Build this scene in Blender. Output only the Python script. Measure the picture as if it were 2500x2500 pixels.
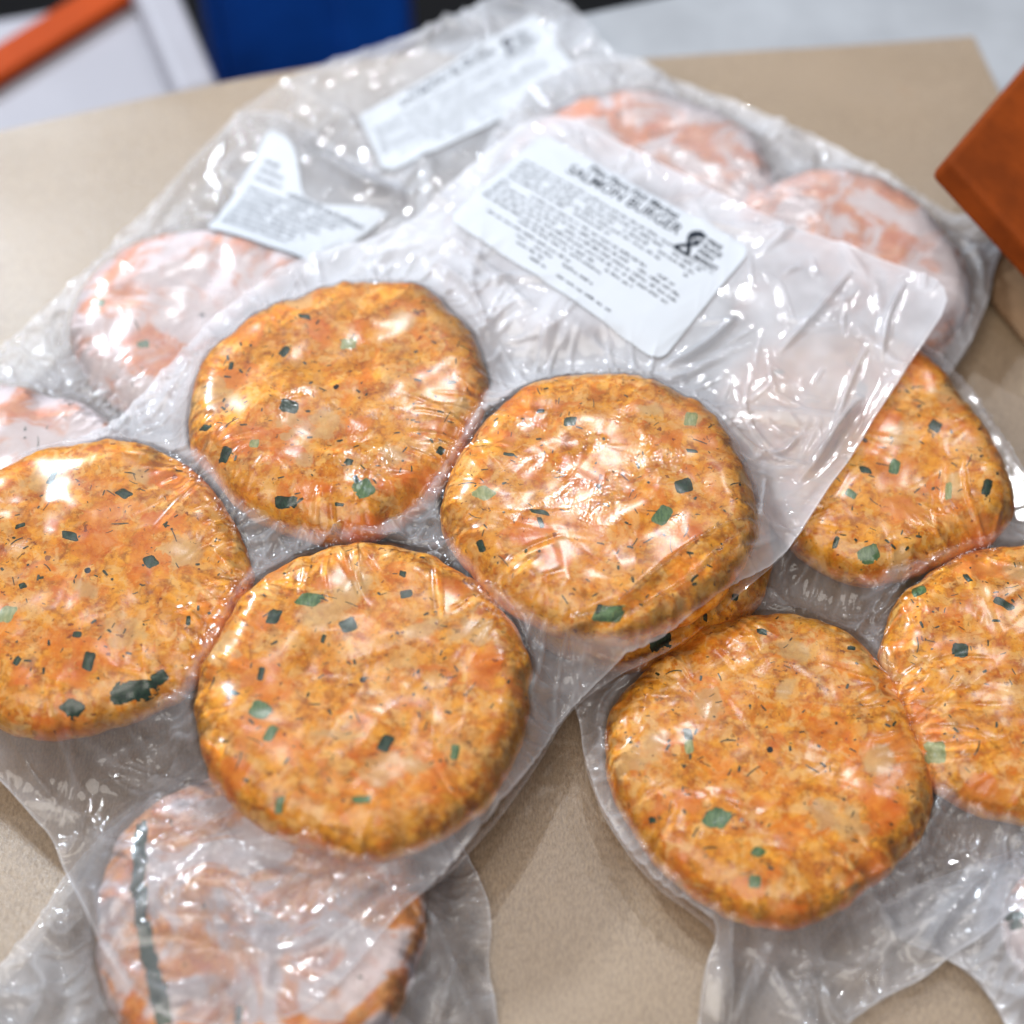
import bpy, math
import numpy as np
from mathutils import Vector

# ------------------------------------------------------------------ camera
sc = bpy.context.scene
for o in list(bpy.data.objects):
    bpy.data.objects.remove(o)
COL = sc.collection
ELEV = math.radians(57.0)
DIST = 0.66
FR = 2.0                       # focal length / image width
TGT = np.array([0.0, 0.0, 0.02])
CAMP = TGT + DIST * np.array([0.0, -math.cos(ELEV), math.sin(ELEV)])
cam = bpy.data.cameras.new('camera')
cam.sensor_width = 36.0
cam.lens = 36.0 * FR
cam.clip_start = 0.02
cam.clip_end = 50.0
cam.dof.use_dof = True
cam.dof.focus_distance = 0.635
cam.dof.aperture_fstop = 4.0
cam.dof.aperture_blades = 0
camo = bpy.data.objects.new('camera', cam)
camo.location = CAMP
camo.rotation_euler = (math.pi / 2 - ELEV, 0, 0)
COL.objects.link(camo)
sc.camera = camo

# ------------------------------------------------------------------ world and lamps
w = bpy.data.worlds.new('World')
sc.world = w
w.use_nodes = True
wb = w.node_tree.nodes['Background']
wb.inputs[0].default_value = (0.80, 0.86, 1.0, 1)
wb.inputs[1].default_value = 0.28


def lamp(name, loc, tgt, power, size, col):
    l = bpy.data.lights.new(name, 'AREA')
    l.shape = 'DISK'
    l.size = size
    l.energy = power
    l.color = col
    o = bpy.data.objects.new(name, l)
    o.location = loc
    d = Vector(tgt) - Vector(loc)
    o.rotation_euler = d.to_track_quat('-Z', 'Y').to_euler()
    COL.objects.link(o)
    return o


lamp('stall_lamp', (-0.60, 0.66, 0.72), (0.0, 0.06, 0), 11.0, 0.13, (0.78, 0.89, 1.0))
lamp('stall_lamp', (0.06, 1.00, 1.42), (0.02, 0.0, 0), 5.5, 0.045, (0.94, 0.97, 1.0))
lamp('stall_lamp', (0.60, 0.80, 1.30), (0.03, 0.0, 0), 2.5, 0.05, (0.95, 0.97, 1.0))
lamp('soft_fill_light', (-0.40, -0.70, 1.75), (0, 0.0, 0), 30.0, 1.7, (1.0, 0.94, 0.86))  # added soft fill from behind the camera, not a panel of the stall
lamp('stall_lamp', (-0.20, 0.47, 1.42), (-0.05, -0.08, 0), 1.7, 0.05, (0.92, 0.96, 1.0))

sc.view_settings.view_transform = 'Standard'
sc.view_settings.look = 'None'
sc.view_settings.exposure = 0.10
sc.view_settings.gamma = 1.0
sc.render.engine = 'CYCLES'
sc.cycles.max_bounces = 12
sc.cycles.diffuse_bounces = 3
sc.cycles.glossy_bounces = 4
sc.cycles.transmission_bounces = 4
sc.cycles.transparent_max_bounces = 32
sc.cycles.caustics_reflective = False
sc.cycles.caustics_refractive = False
sc.cycles.sample_clamp_indirect = 4.0
sc.cycles.use_denoising = True
sc.cycles.use_adaptive_sampling = True
sc.cycles.adaptive_threshold = 0.02

# ------------------------------------------------------------------ helpers
FWD = np.array([0.0, math.cos(ELEV), -math.sin(ELEV)])
UP = np.array([0.0, math.sin(ELEV), math.cos(ELEV)])
RT = np.array([1.0, 0.0, 0.0])
K = 2500.0 / 1932.0            # measurements were taken on a 1932 px wide view


def at(px, py, z):
    """table-space point at height z that lies in the direction measured in the photograph (2500 px)"""
    d = FWD + RT * ((px - 1250.0) / (2500 * FR)) - UP * ((py - 1250.0) / (2500 * FR))
    t = (z - CAMP[2]) / d[2]
    return CAMP + d * t


def at_np(P, z, k=1.0):
    return np.array([at(p[0] * k, p[1] * k, z) for p in P])


def vnoise(x, y, seed):
    rs = np.random.RandomState(seed)
    tab = rs.rand(256, 256)
    xi = np.floor(x).astype(int)
    yi = np.floor(y).astype(int)
    fx = x - xi
    fy = y - yi
    fx = fx * fx * fx * (fx * (fx * 6 - 15) + 10)
    fy = fy * fy * fy * (fy * (fy * 6 - 15) + 10)
    a = tab[xi % 256, yi % 256]
    b = tab[(xi + 1) % 256, yi % 256]
    c = tab[xi % 256, (yi + 1) % 256]
    d = tab[(xi + 1) % 256, (yi + 1) % 256]
    return (a * (1 - fx) + b * fx) * (1 - fy) + (c * (1 - fx) + d * fx) * fy


def fbm(x, y, seed, octv=3):
    s = 0
    a = 0.5
    for i in range(octv):
        s = s + a * (vnoise(x * 2 ** i + 13.7 * i, y * 2 ** i + 7.1 * i, seed + i) * 2 - 1)
        a *= 0.5
    return s


def sstep(a, b, x):
    t = np.clip((x - a) / (b - a), 0, 1)
    return t * t * (3 - 2 * t)


def mesh_obj(name, verts, faces, mat, parent=None, smooth=True, attrs=None):
    me = bpy.data.meshes.new(name)
    verts = np.asarray(verts, dtype=np.float32)
    faces = np.asarray(faces, dtype=np.int32) if not isinstance(faces, list) else faces
    if isinstance(faces, np.ndarray):
        nf, k = faces.shape
        me.vertices.add(len(verts))
        me.vertices.foreach_set('co', verts.ravel())
        me.loops.add(nf * k)
        me.polygons.add(nf)
        me.polygons.foreach_set('loop_start', np.arange(0, nf * k, k, dtype=np.int32))
        me.loops.foreach_set('vertex_index', faces.ravel())
        me.update(calc_edges=True)
        me.validate()
    else:
        me.from_pydata([tuple(map(float, v)) for v in verts], [], faces)
        me.update()
    if smooth:
        me.polygons.foreach_set('use_smooth', np.ones(len(me.polygons), dtype=bool))
    if attrs:
        for an, av in attrs.items():
            at_ = me.attributes.new(an, 'FLOAT', 'POINT')
            at_.data.foreach_set('value', np.asarray(av, dtype=np.float32))
    me.materials.append(mat)
    o = bpy.data.objects.new(name, me)
    COL.objects.link(o)
    if parent is not None:
        o.parent = parent
    return o


def thing(name, loc, label, cat, group=None):
    o = bpy.data.objects.new(name, None)
    o.location = loc
    o.empty_display_size = 0.02
    COL.objects.link(o)
    tag(o, label, cat, group)
    return o


def tag(o, label, cat, group=None):
    o['label'] = label
    o['category'] = cat
    if group:
        o['group'] = group
    return o


# ------------------------------------------------------------------ materials
def s2l(c):
    return tuple((v / 12.92 if v <= 0.04045 else ((v + 0.055) / 1.055) ** 2.4) for v in [x / 255.0 for x in c]) + (1.0,)


class NT:
    def __init__(self, name):
        self.m = bpy.data.materials.new(name)
        self.m.use_nodes = True
        self.t = self.m.node_tree
        self.t.nodes.clear()
        self.out = self.n('ShaderNodeOutputMaterial')

    def n(self, typ, ins=None, **props):
        nd = self.t.nodes.new(typ)
        for k, v in props.items():
            setattr(nd, k, v)
        if ins:
            for k, v in ins.items():
                self.set(nd, k, v)
        return nd

    def set(self, nd, k, v):
        s = nd.inputs[k]
        if isinstance(v, bpy.types.NodeSocket):
            self.t.links.new(v, s)
        elif isinstance(v, bpy.types.Node):
            self.t.links.new(v.outputs[0], s)
        else:
            s.default_value = v

    def noise(self, vec, scale, detail=3, rough=0.55, dist=0.0, w=None):
        nd = self.n('ShaderNodeTexNoise', {'Scale': scale, 'Detail': detail, 'Roughness': rough, 'Distortion': dist})
        if w is not None:
            nd.noise_dimensions = '4D'
            self.set(nd, 'W', w)
        self.set(nd, 'Vector', vec)
        return nd.outputs['Fac']

    def math(self, op, a, b=0.0, c=0.0, clamp=False):
        nd = self.n('ShaderNodeMath', {0: a, 1: b, 2: c}, operation=op)
        nd.use_clamp = clamp
        return nd.outputs[0]

    def ramp(self, fac, a, b, lo=0.0, hi=1.0):
        nd = self.n('ShaderNodeMapRange', {0: fac, 1: a, 2: b, 3: lo, 4: hi})
        nd.interpolation_type = 'SMOOTHSTEP'
        return nd.outputs[0]

    def mix(self, fac, a, b, mode='MIX'):
        nd = self.n('ShaderNodeMix', data_type='RGBA', blend_type=mode)
        self.set(nd, 0, fac)
        self.set(nd, 6, a)
        self.set(nd, 7, b)
        return nd.outputs[2]

    def attr(self, name):
        return self.n('ShaderNodeAttribute', attribute_name=name).outputs['Fac']

    def bump(self, h, strength, dist):
        return self.n('ShaderNodeBump', {'Height': h, 'Strength': strength, 'Distance': dist}).outputs[0]


def simple_mat(name, col, rough=0.6, var=0.12, scale=60, bump=0.0, spec=0.4):
    g = NT(name)
    co = g.n('ShaderNodeTexCoord').outputs['Object']
    nz = g.noise(co, scale, 4)
    dark = tuple(c * (1 - var) for c in col[:3]) + (1,)
    lite = tuple(min(1, c * (1 + var)) for c in col[:3]) + (1,)
    c = g.mix(g.ramp(nz, 0.3, 0.7), dark, lite)
    b = g.n('ShaderNodeBsdfPrincipled', {'Base Color': c, 'Roughness': rough, 'Specular IOR Level': spec})
    if bump:
        g.set(b, 'Normal', g.bump(nz, 0.5, bump))
    g.t.links.new(b.outputs[0], g.out.inputs[0])
    return g.m


def patty_mat(name, frost=0.0):
    g = NT(name)
    co0 = g.n('ShaderNodeTexCoord').outputs['Object']
    rnd = g.n('ShaderNodeObjectInfo').outputs['Random']
    W = g.math('MULTIPLY', rnd, 3.7)
    co = g.n('ShaderNodeVectorMath', {0: co0, 1: W}, operation='ADD').outputs[0]

    def shift(d):
        return g.n('ShaderNodeVectorMath', {0: co, 1: (d, d * 0.7, d * 1.3)}, operation='ADD').outputs[0]
    n_big = g.noise(co, 70, 3, 0.6, 0.6)
    n_mid = g.noise(shift(0.31), 190, 4, 0.62, 0.4)
    n_fine = g.noise(co, 560, 4, 0.70, 0.2)
    n_s2 = g.noise(shift(0.77), 150, 4, 0.62, 0.7)
    # crumbs of very uneven size: warped cells, brown shade painted between them here and there
    dw = g.n('ShaderNodeTexNoise', {'Scale': 170.0, 'Detail': 3.0, 'Vector': co})
    dws = g.n('ShaderNodeVectorMath', {0: dw.outputs['Color'], 'Scale': 0.010}, operation='SCALE')
    cw = g.n('ShaderNodeVectorMath', {0: co, 1: dws.outputs[0]}, operation='ADD').outputs[0]
    cv = g.n('ShaderNodeTexVoronoi', {'Scale': 300.0, 'Vector': cw}, feature='F1')
    cs = g.n('ShaderNodeSeparateColor', {0: cv.outputs['Color']})
    c = g.mix(g.ramp(n_mid, 0.30, 0.68), s2l((194, 98, 8)), s2l((254, 178, 62)))
    c = g.mix(g.ramp(cs.outputs[0], 0.2, 0.9, 0, 0.42), c, s2l((248, 172, 60)))
    c = g.mix(g.ramp(cs.outputs[1], 0.72, 0.95, 0, 0.55), c, s2l((252, 204, 140)))
    crumb_shade = g.math('MULTIPLY', g.ramp(cv.outputs['Distance'], 0.42, 0.78), g.ramp(n_s2, 0.58, 0.40))
    c = g.mix(g.math('MULTIPLY', crumb_shade, 0.62), c, s2l((150, 80, 18)))
    c = g.mix(g.ramp(n_big, 0.50, 0.70, 0, 0.72), c, s2l((242, 136, 34)))
    c = g.mix(g.ramp(n_big, 0.44, 0.28, 0, 0.45), c, s2l((214, 126, 26)))
    c = g.mix(g.ramp(n_fine, 0.54, 0.70, 0, 0.60), c, s2l((255, 204, 120)))
    c = g.mix(g.ramp(n_fine, 0.45, 0.30, 0, 0.62), c, s2l((168, 88, 18)))
    c = g.mix(g.ramp(n_s2, 0.56, 0.68, 0, 0.55), c, s2l((252, 196, 140)))
    c = g.mix(g.ramp(n_s2, 0.40, 0.28, 0, 0.40), c, s2l((166, 92, 24)))
    clp = g.noise(shift(1.31), 150, 4, 0.6, 0.8)
    c = g.mix(g.math('MULTIPLY', g.ramp(clp, 0.53, 0.63), g.ramp(rnd, 0.0, 1.0, 0.40, 0.62)), c, g.mix(n_fine, s2l((240, 170, 96)), s2l((255, 222, 176))))
    clq = g.noise(shift(1.73), 120, 3, 0.55, 1.0)
    c = g.mix(g.ramp(clq, 0.57, 0.66, 0, 0.60), c, g.mix(n_mid, s2l((220, 108, 12)), s2l((240, 140, 36))))
    # smooth flakes of fish
    vor = g.n('ShaderNodeTexVoronoi', {'Scale': 58.0, 'Randomness': 1.0})
    w2 = g.n('ShaderNodeVectorMath', {0: dw.outputs['Color'], 'Scale': 0.016}, operation='SCALE')
    wv = g.n('ShaderNodeVectorMath', {0: shift(0.11), 1: w2.outputs[0]}, operation='ADD')
    g.set(vor, 'Vector', wv.outputs[0])
    sep = g.n('ShaderNodeSeparateColor', {0: vor.outputs['Color']})
    fl = g.math('ADD', g.attr('flake'), g.math('MULTIPLY', g.math('SUBTRACT', n_s2, 0.5), 1.6))
    pick = g.ramp(sep.outputs[0], 0.76, 0.80)
    vf = g.math('MULTIPLY', pick, g.ramp(vor.outputs['Distance'], 0.54, 0.40))
    flm = g.math('MAXIMUM', g.math('MULTIPLY', g.ramp(fl, 0.28, 0.62), g.ramp(g.attr('flake'), 0.0, 0.2)), g.math('MULTIPLY', vf, 0.75))
    fcol = g.mix(g.ramp(n_mid, 0.3, 0.75), s2l((222, 108, 20)), s2l((242, 150, 60)))
    fcol = g.mix(g.ramp(sep.outputs[1], 0.5, 0.9, 0, 0.4), fcol, s2l((236, 158, 96)))
    c = g.mix(g.math('MULTIPLY', flm, 0.85), c, fcol)
    # pale onion and fat
    pl = g.math('ADD', g.attr('pale'), g.math('MULTIPLY', g.math('SUBTRACT', n_s2, 0.5), 2.0))
    pick2 = g.math('MULTIPLY', g.ramp(sep.outputs[2], 0.84, 0.87), g.ramp(vor.outputs['Distance'], 0.42, 0.25))
    plm = g.math('MAXIMUM', g.math('MULTIPLY', g.ramp(pl, 0.20, 0.80), g.ramp(g.attr('pale'), 0.0, 0.25)), g.math('MULTIPLY', pick2, 0.9))
    c = g.mix(g.math('MULTIPLY', plm, 0.72), c, g.mix(n_mid, s2l((184, 140, 92)), s2l((240, 206, 168))))
    # spice specks, clustered
    clus = g.ramp(n_big, 0.60, 0.42, 0.15, 1.0)
    sp = g.ramp(g.noise(shift(0.53), 560, 2, 0.5, 0.6), 0.655, 0.70)
    c = g.mix(g.math('MULTIPLY', g.math('MULTIPLY', sp, clus), 0.55), c, s2l((70, 44, 20)))
    sp2 = g.ramp(g.noise(shift(0.91), 330, 2, 0.5, 0.0), 0.70, 0.73)
    c = g.mix(g.math('MULTIPLY', sp2, 0.75), c, s2l((112, 50, 30)))
    c = g.mix(1.0, c, (0.97, 0.93, 0.68, 1), 'MULTIPLY')
    if frost > 0:
        fz = g.noise(co, 42, 4, 0.6, 1.2)
        fm = g.ramp(fz, 0.62 - 0.42 * frost, 0.70 - 0.30 * frost)
        fcolr = g.mix(n_mid, s2l((216, 196, 194)), s2l((232, 228, 232)))
        c = g.mix(g.math('MULTIPLY', fm, 0.90), g.mix(0.65 if frost > 0.5 else 0.40, c, s2l((214, 132, 108))), fcolr)
    hgt = g.math('ADD', g.math('MULTIPLY', n_mid, 0.6), g.math('MULTIPLY', n_fine, 0.35))
    b = g.n('ShaderNodeBsdfPrincipled', {'Base Color': c, 'Roughness': 0.5, 'Specular IOR Level': 0.12,
                                         'Normal': g.bump(hgt, 0.6, 0.0012)})
    g.t.links.new(b.outputs[0], g.out.inputs[0])
    return g.m


def film_mat(name, tint=(0.95, 0.95, 0.99)):
    g = NT(name)
    co = g.n('ShaderNodeTexCoord').outputs['Object']
    hz = g.attr('haze')
    ct = g.attr('contact')
    gt = g.attr('glitter')
    n1 = g.noise(co, 200, 1, 0.5, 0.0)
    n2 = g.noise(co, 1000, 1, 0.6, 0.0)
    h = g.math('ADD', g.math('MULTIPLY', n1, g.ramp(ct, 0.0, 1.0, 0.12, 0.03)), g.math('MULTIPLY', n2, g.math('MULTIPLY', gt, 0.30)))
    nrm = g.bump(h, 0.6, 0.0010)
    dif = g.n('ShaderNodeBsdfDiffuse', {'Color': tint + (1,)})
    trl = g.n('ShaderNodeBsdfTranslucent', {'Color': tint + (1,)})
    milk = g.n('ShaderNodeMixShader', {0: 0.40, 1: dif, 2: trl})
    tr = g.n('ShaderNodeBsdfTransparent', {'Color': (0.985, 0.985, 0.99, 1)})
    body = g.n('ShaderNodeMixShader', {0: hz, 1: tr, 2: milk})
    fr = g.n('ShaderNodeFresnel', {'IOR': 1.42, 'Normal': nrm})
    gl = g.n('ShaderNodeBsdfGlossy', {'Color': (1, 1, 1, 1), 'Roughness': g.math('ADD', 0.075, g.math('MULTIPLY', ct, g.ramp(gt, 0.05, 0.6, 0.15, 0.02))), 'Normal': nrm})
    mx = g.n('ShaderNodeMixShader', {0: fr.outputs[0], 1: body, 2: gl})
    g.t.links.new(mx.outputs[0], g.out.inputs[0])
    return g.m


def kraft_mat():
    g = NT('kraft_paper')
    co = g.n('ShaderNodeTexCoord').outputs['Object']
    mp = g.n('ShaderNodeMapping', {'Vector': co, 'Scale': (1, 0.35, 1)})
    fib = g.noise(mp.outputs[0], 1500, 4, 0.7)
    fib2 = g.noise(co, 900, 3, 0.7, 2.0)
    big = g.noise(co, 14, 4, 0.6, 0.3)
    c = g.mix(g.ramp(fib, 0.3, 0.7), s2l((118, 98, 76)), s2l((150, 129, 104)))
    c = g.mix(g.ramp(fib2, 0.62, 0.75, 0, 0.5), c, s2l((128, 104, 80)))
    c = g.mix(g.ramp(big, 0.40, 0.70, 0, 0.30), c, s2l((152, 129, 103)))
    st = g.ramp(g.noise(co, 22, 2, 0.5, 0.2), 0.68, 0.74, 0, 0.35)
    c = g.mix(st, c, s2l((140, 110, 78)))
    b = g.n('ShaderNodeBsdfPrincipled', {'Base Color': c, 'Roughness': 0.38, 'Specular IOR Level': 0.9,
                                         'Normal': g.bump(fib2, 0.35, 0.0004)})
    g.t.links.new(b.outputs[0], g.out.inputs[0])
    return g.m


M_PATTY = patty_mat('salmon_mince')
M_FROST = patty_mat('frosted_salmon_mince', 0.55)
M_FROST2 = patty_mat('lightly_frosted_mince', 0.44)
M_FILM = film_mat('vacuum_film')
M_KRAFT = kraft_mat()
M_TABLE = simple_mat('brushed_grey_counter', (0.30, 0.31, 0.33), 0.38, 0.10, 25)
M_BLUE = simple_mat('blue_plastic', (0.005, 0.07, 0.40), 0.4, 0.15, 30)
M_WHITE = simple_mat('white_plastic', (0.30, 0.29, 0.32), 0.5, 0.04, 20)
M_ORANGE = simple_mat('orange_band', (0.33, 0.042, 0.002), 0.6, 0.08, 30, 0, 0.15)
M_RUST = simple_mat('rust_board', (0.20, 0.036, 0.003), 0.75, 0.25, 45, 0, 0.12)
M_BLACK = simple_mat('dark_floor', (0.006, 0.006, 0.007), 0.8, 0.1, 8)
M_LABEL = simple_mat('label_paper', (0.52, 0.54, 0.575), 0.6, 0.015, 60, 0, 0.1)
M_INK2 = simple_mat('veiled_ink', (0.10, 0.105, 0.125), 0.6, 0.05, 60, 0, 0.1)  # same ink greyed, the veil of film over it painted into its colour
M_INK = simple_mat('label_ink', (0.02, 0.025, 0.035), 0.6, 0.05, 60, 0, 0.1)


def leaf_mat(name, c1, c2):
    g = NT(name)
    co = g.n('ShaderNodeTexCoord').outputs['Object']
    mp = g.n('ShaderNodeMapping', {'Vector': co, 'Scale': (1.0, 0.25, 1.0)})
    nz = g.noise(mp.outputs[0], 1400, 3, 0.6)
    c = g.mix(g.ramp(nz, 0.3, 0.7), s2l(c1), s2l(c2))
    b = g.n('ShaderNodeBsdfPrincipled', {'Base Color': c, 'Roughness': 0.4, 'Specular IOR Level': 0.3})
    g.t.links.new(b.outputs[0], g.out.inputs[0])
    return g.m


M_LEAF = {'d': leaf_mat('dark_scallion', (16, 40, 28), (38, 70, 46)),
          'm': leaf_mat('green_scallion', (62, 96, 56), (104, 134, 82)),
          'p': leaf_mat('pale_scallion', (134, 146, 92), (176, 178, 124)),
          'h': leaf_mat('dill', (26, 38, 18), (70, 70, 28))}

# ------------------------------------------------------------------ ground
STEP = 0.0006
X0, X1, Y0, Y1 = -0.245, 0.245, -0.215, 0.285
gx = np.arange(X0, X1, STEP)
gy = np.arange(Y0, Y1, STEP)
NX, NY = len(gx), len(gy)
S = np.full((NX, NY), 0.0020)        # top of the pile so far (paper)


def samp(H, x, y):
    fx = np.clip((np.asarray(x) - X0) / STEP, 0, NX - 1.001)
    fy = np.clip((np.asarray(y) - Y0) / STEP, 0, NY - 1.001)
    i = fx.astype(int)
    j = fy.astype(int)
    a = fx - i
    b = fy - j
    return (H[i, j] * (1 - a) + H[i + 1, j] * a) * (1 - b) + (H[i, j + 1] * (1 - a) + H[i + 1, j + 1] * a) * b


def slab(name, pts, z0, z1, mat, parent=None, bevel=0.0):
    """a board with the given outline"""
    n = len(pts)
    v = [(p[0], p[1], z0) for p in pts] + [(p[0], p[1], z1) for p in pts]
    f = [list(range(n))[::-1], list(range(n, 2 * n))]
    for i in range(n):
        j = (i + 1) % n
        f.append([i, j, n + j, n + i])
    o = mesh_obj(name, v, f, mat, parent, smooth=False)
    if bevel:
        b = o.modifiers.new('bevel', 'BEVEL')
        b.width = bevel
        b.segments = 3
    return o


# counter: far edge runs across the top of the picture
eA = at(-300, 398, 0.0)
eB = at(1050, 108, 0.0)
d = (eB - eA) / np.linalg.norm(eB - eA)
eL = eA - d * 0.5
eR = eB + d * 0.8
table = slab('counter', [(eL[0], eL[1]), (eL[0], -0.7), (eR[0], -0.7), (eR[0], eR[1])][::1], -0.03, 0.0, M_TABLE, bevel=0.003)
table['kind'] = 'structure'

floor = slab('floor', [(-3, -2), (3, -2), (3, 4), (-3, 4)], -0.92, -0.90, M_BLACK)
floor['kind'] = 'structure'

# kraft paper sheet with soft cockling
pk = [at(2375, 93, 0), at(2440, 230, 0), at(2900, 1150, 0), at(3000, 3000, 0), at(-900, 3000, 0), at(-700, 480, 0), at(-300, 392, 0),
      at(545, 206, 0), at(1030, 122, 0), at(1250, 168, 0), at(1330, 164, 0)]
pk = np.array([[p[0], p[1]] for p in pk])


def inside(poly, x, y):
    c = np.zeros(x.shape, bool)
    n = len(poly)
    j = n - 1
    for i in range(n):
        xi, yi = poly[i]
        xj, yj = poly[j]
        t = ((yi > y) != (yj > y)) & (x < (xj - xi) * (y - yi) / (yj - yi + 1e-15) + xi)
        c ^= t
        j = i
    return c


def nearest_on(poly, x, y):
    bx = np.zeros_like(x)
    by = np.zeros_like(y)
    bd = np.full(x.shape, 1e9)
    n = len(poly)
    for i in range(n):
        ax, ay = poly[i]
        cx, cy = poly[(i + 1) % n]
        dx, dy = cx - ax, cy - ay
        t = np.clip(((x - ax) * dx + (y - ay) * dy) / (dx * dx + dy * dy + 1e-18), 0, 1)
        px, py = ax + t * dx, ay + t * dy
        dd = (px - x) ** 2 + (py - y) ** 2
        m = dd < bd
        bx[m] = px[m]
        by[m] = py[m]
        bd[m] = dd[m]
    return bx, by, np.sqrt(bd)


def sheet_from_grid(xs, ys, poly, hfun, off=np.zeros(3), hole=None):
    """quad grid clipped to an outline, the border vertices drawn onto the outline"""
    XX, YY = np.meshgrid(xs, ys, indexing='ij')
    ins = inside(poly, XX, YY)
    cell = ins[:-1, :-1] | ins[1:, :-1] | ins[:-1, 1:] | ins[1:, 1:]
    if hole is not None:
        cell &= ~hole(0.5 * (XX[:-1, :-1] + XX[1:, 1:]), 0.5 * (YY[:-1, :-1] + YY[1:, 1:]))
    use = np.zeros(ins.shape, bool)
    use[:-1, :-1] |= cell
    use[1:, :-1] |= cell
    use[:-1, 1:] |= cell
    use[1:, 1:] |= cell
    vx = XX[use].copy()
    vy = YY[use].copy()
    vi = ins[use]
    o = ~vi
    if o.any():
        qx, qy, _ = nearest_on(poly, vx[o], vy[o])
        vx[o] = qx
        vy[o] = qy
    idx = np.full(ins.shape, -1, int)
    idx[use] = np.arange(use.sum())
    ci, cj = np.nonzero(cell)
    F = np.stack([idx[ci, cj], idx[ci + 1, cj], idx[ci + 1, cj + 1], idx[ci, cj + 1]], 1)
    vz = hfun(vx, vy)
    return np.stack([vx - off[0], vy - off[1], vz - off[2]], 1), F


V, F = sheet_from_grid(np.arange(-0.42, 0.42, 0.004), np.arange(-0.34, 0.33, 0.004), pk,
                       lambda x, y: 0.0004 + 0.0016 * (fbm(x * 9, y * 14, 91, 3) + 0.5).clip(0))
paper = mesh_obj('kraft_paper_sheet', V, F, M_KRAFT)
tag(paper, 'brown kraft paper sheet spread over the grey counter under the packs', 'paper')

# ------------------------------------------------------------------ patties
PATTIES = {}
EXTRA = {}


def resample(poly, n=120, rounds=2):
    P = np.asarray(poly, float)
    for _ in range(rounds):                       # corner cutting
        Q = np.roll(P, -1, 0)
        P = np.stack([0.75 * P + 0.25 * Q, 0.25 * P + 0.75 * Q], 1).reshape(-1, P.shape[1])
    return P


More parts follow.
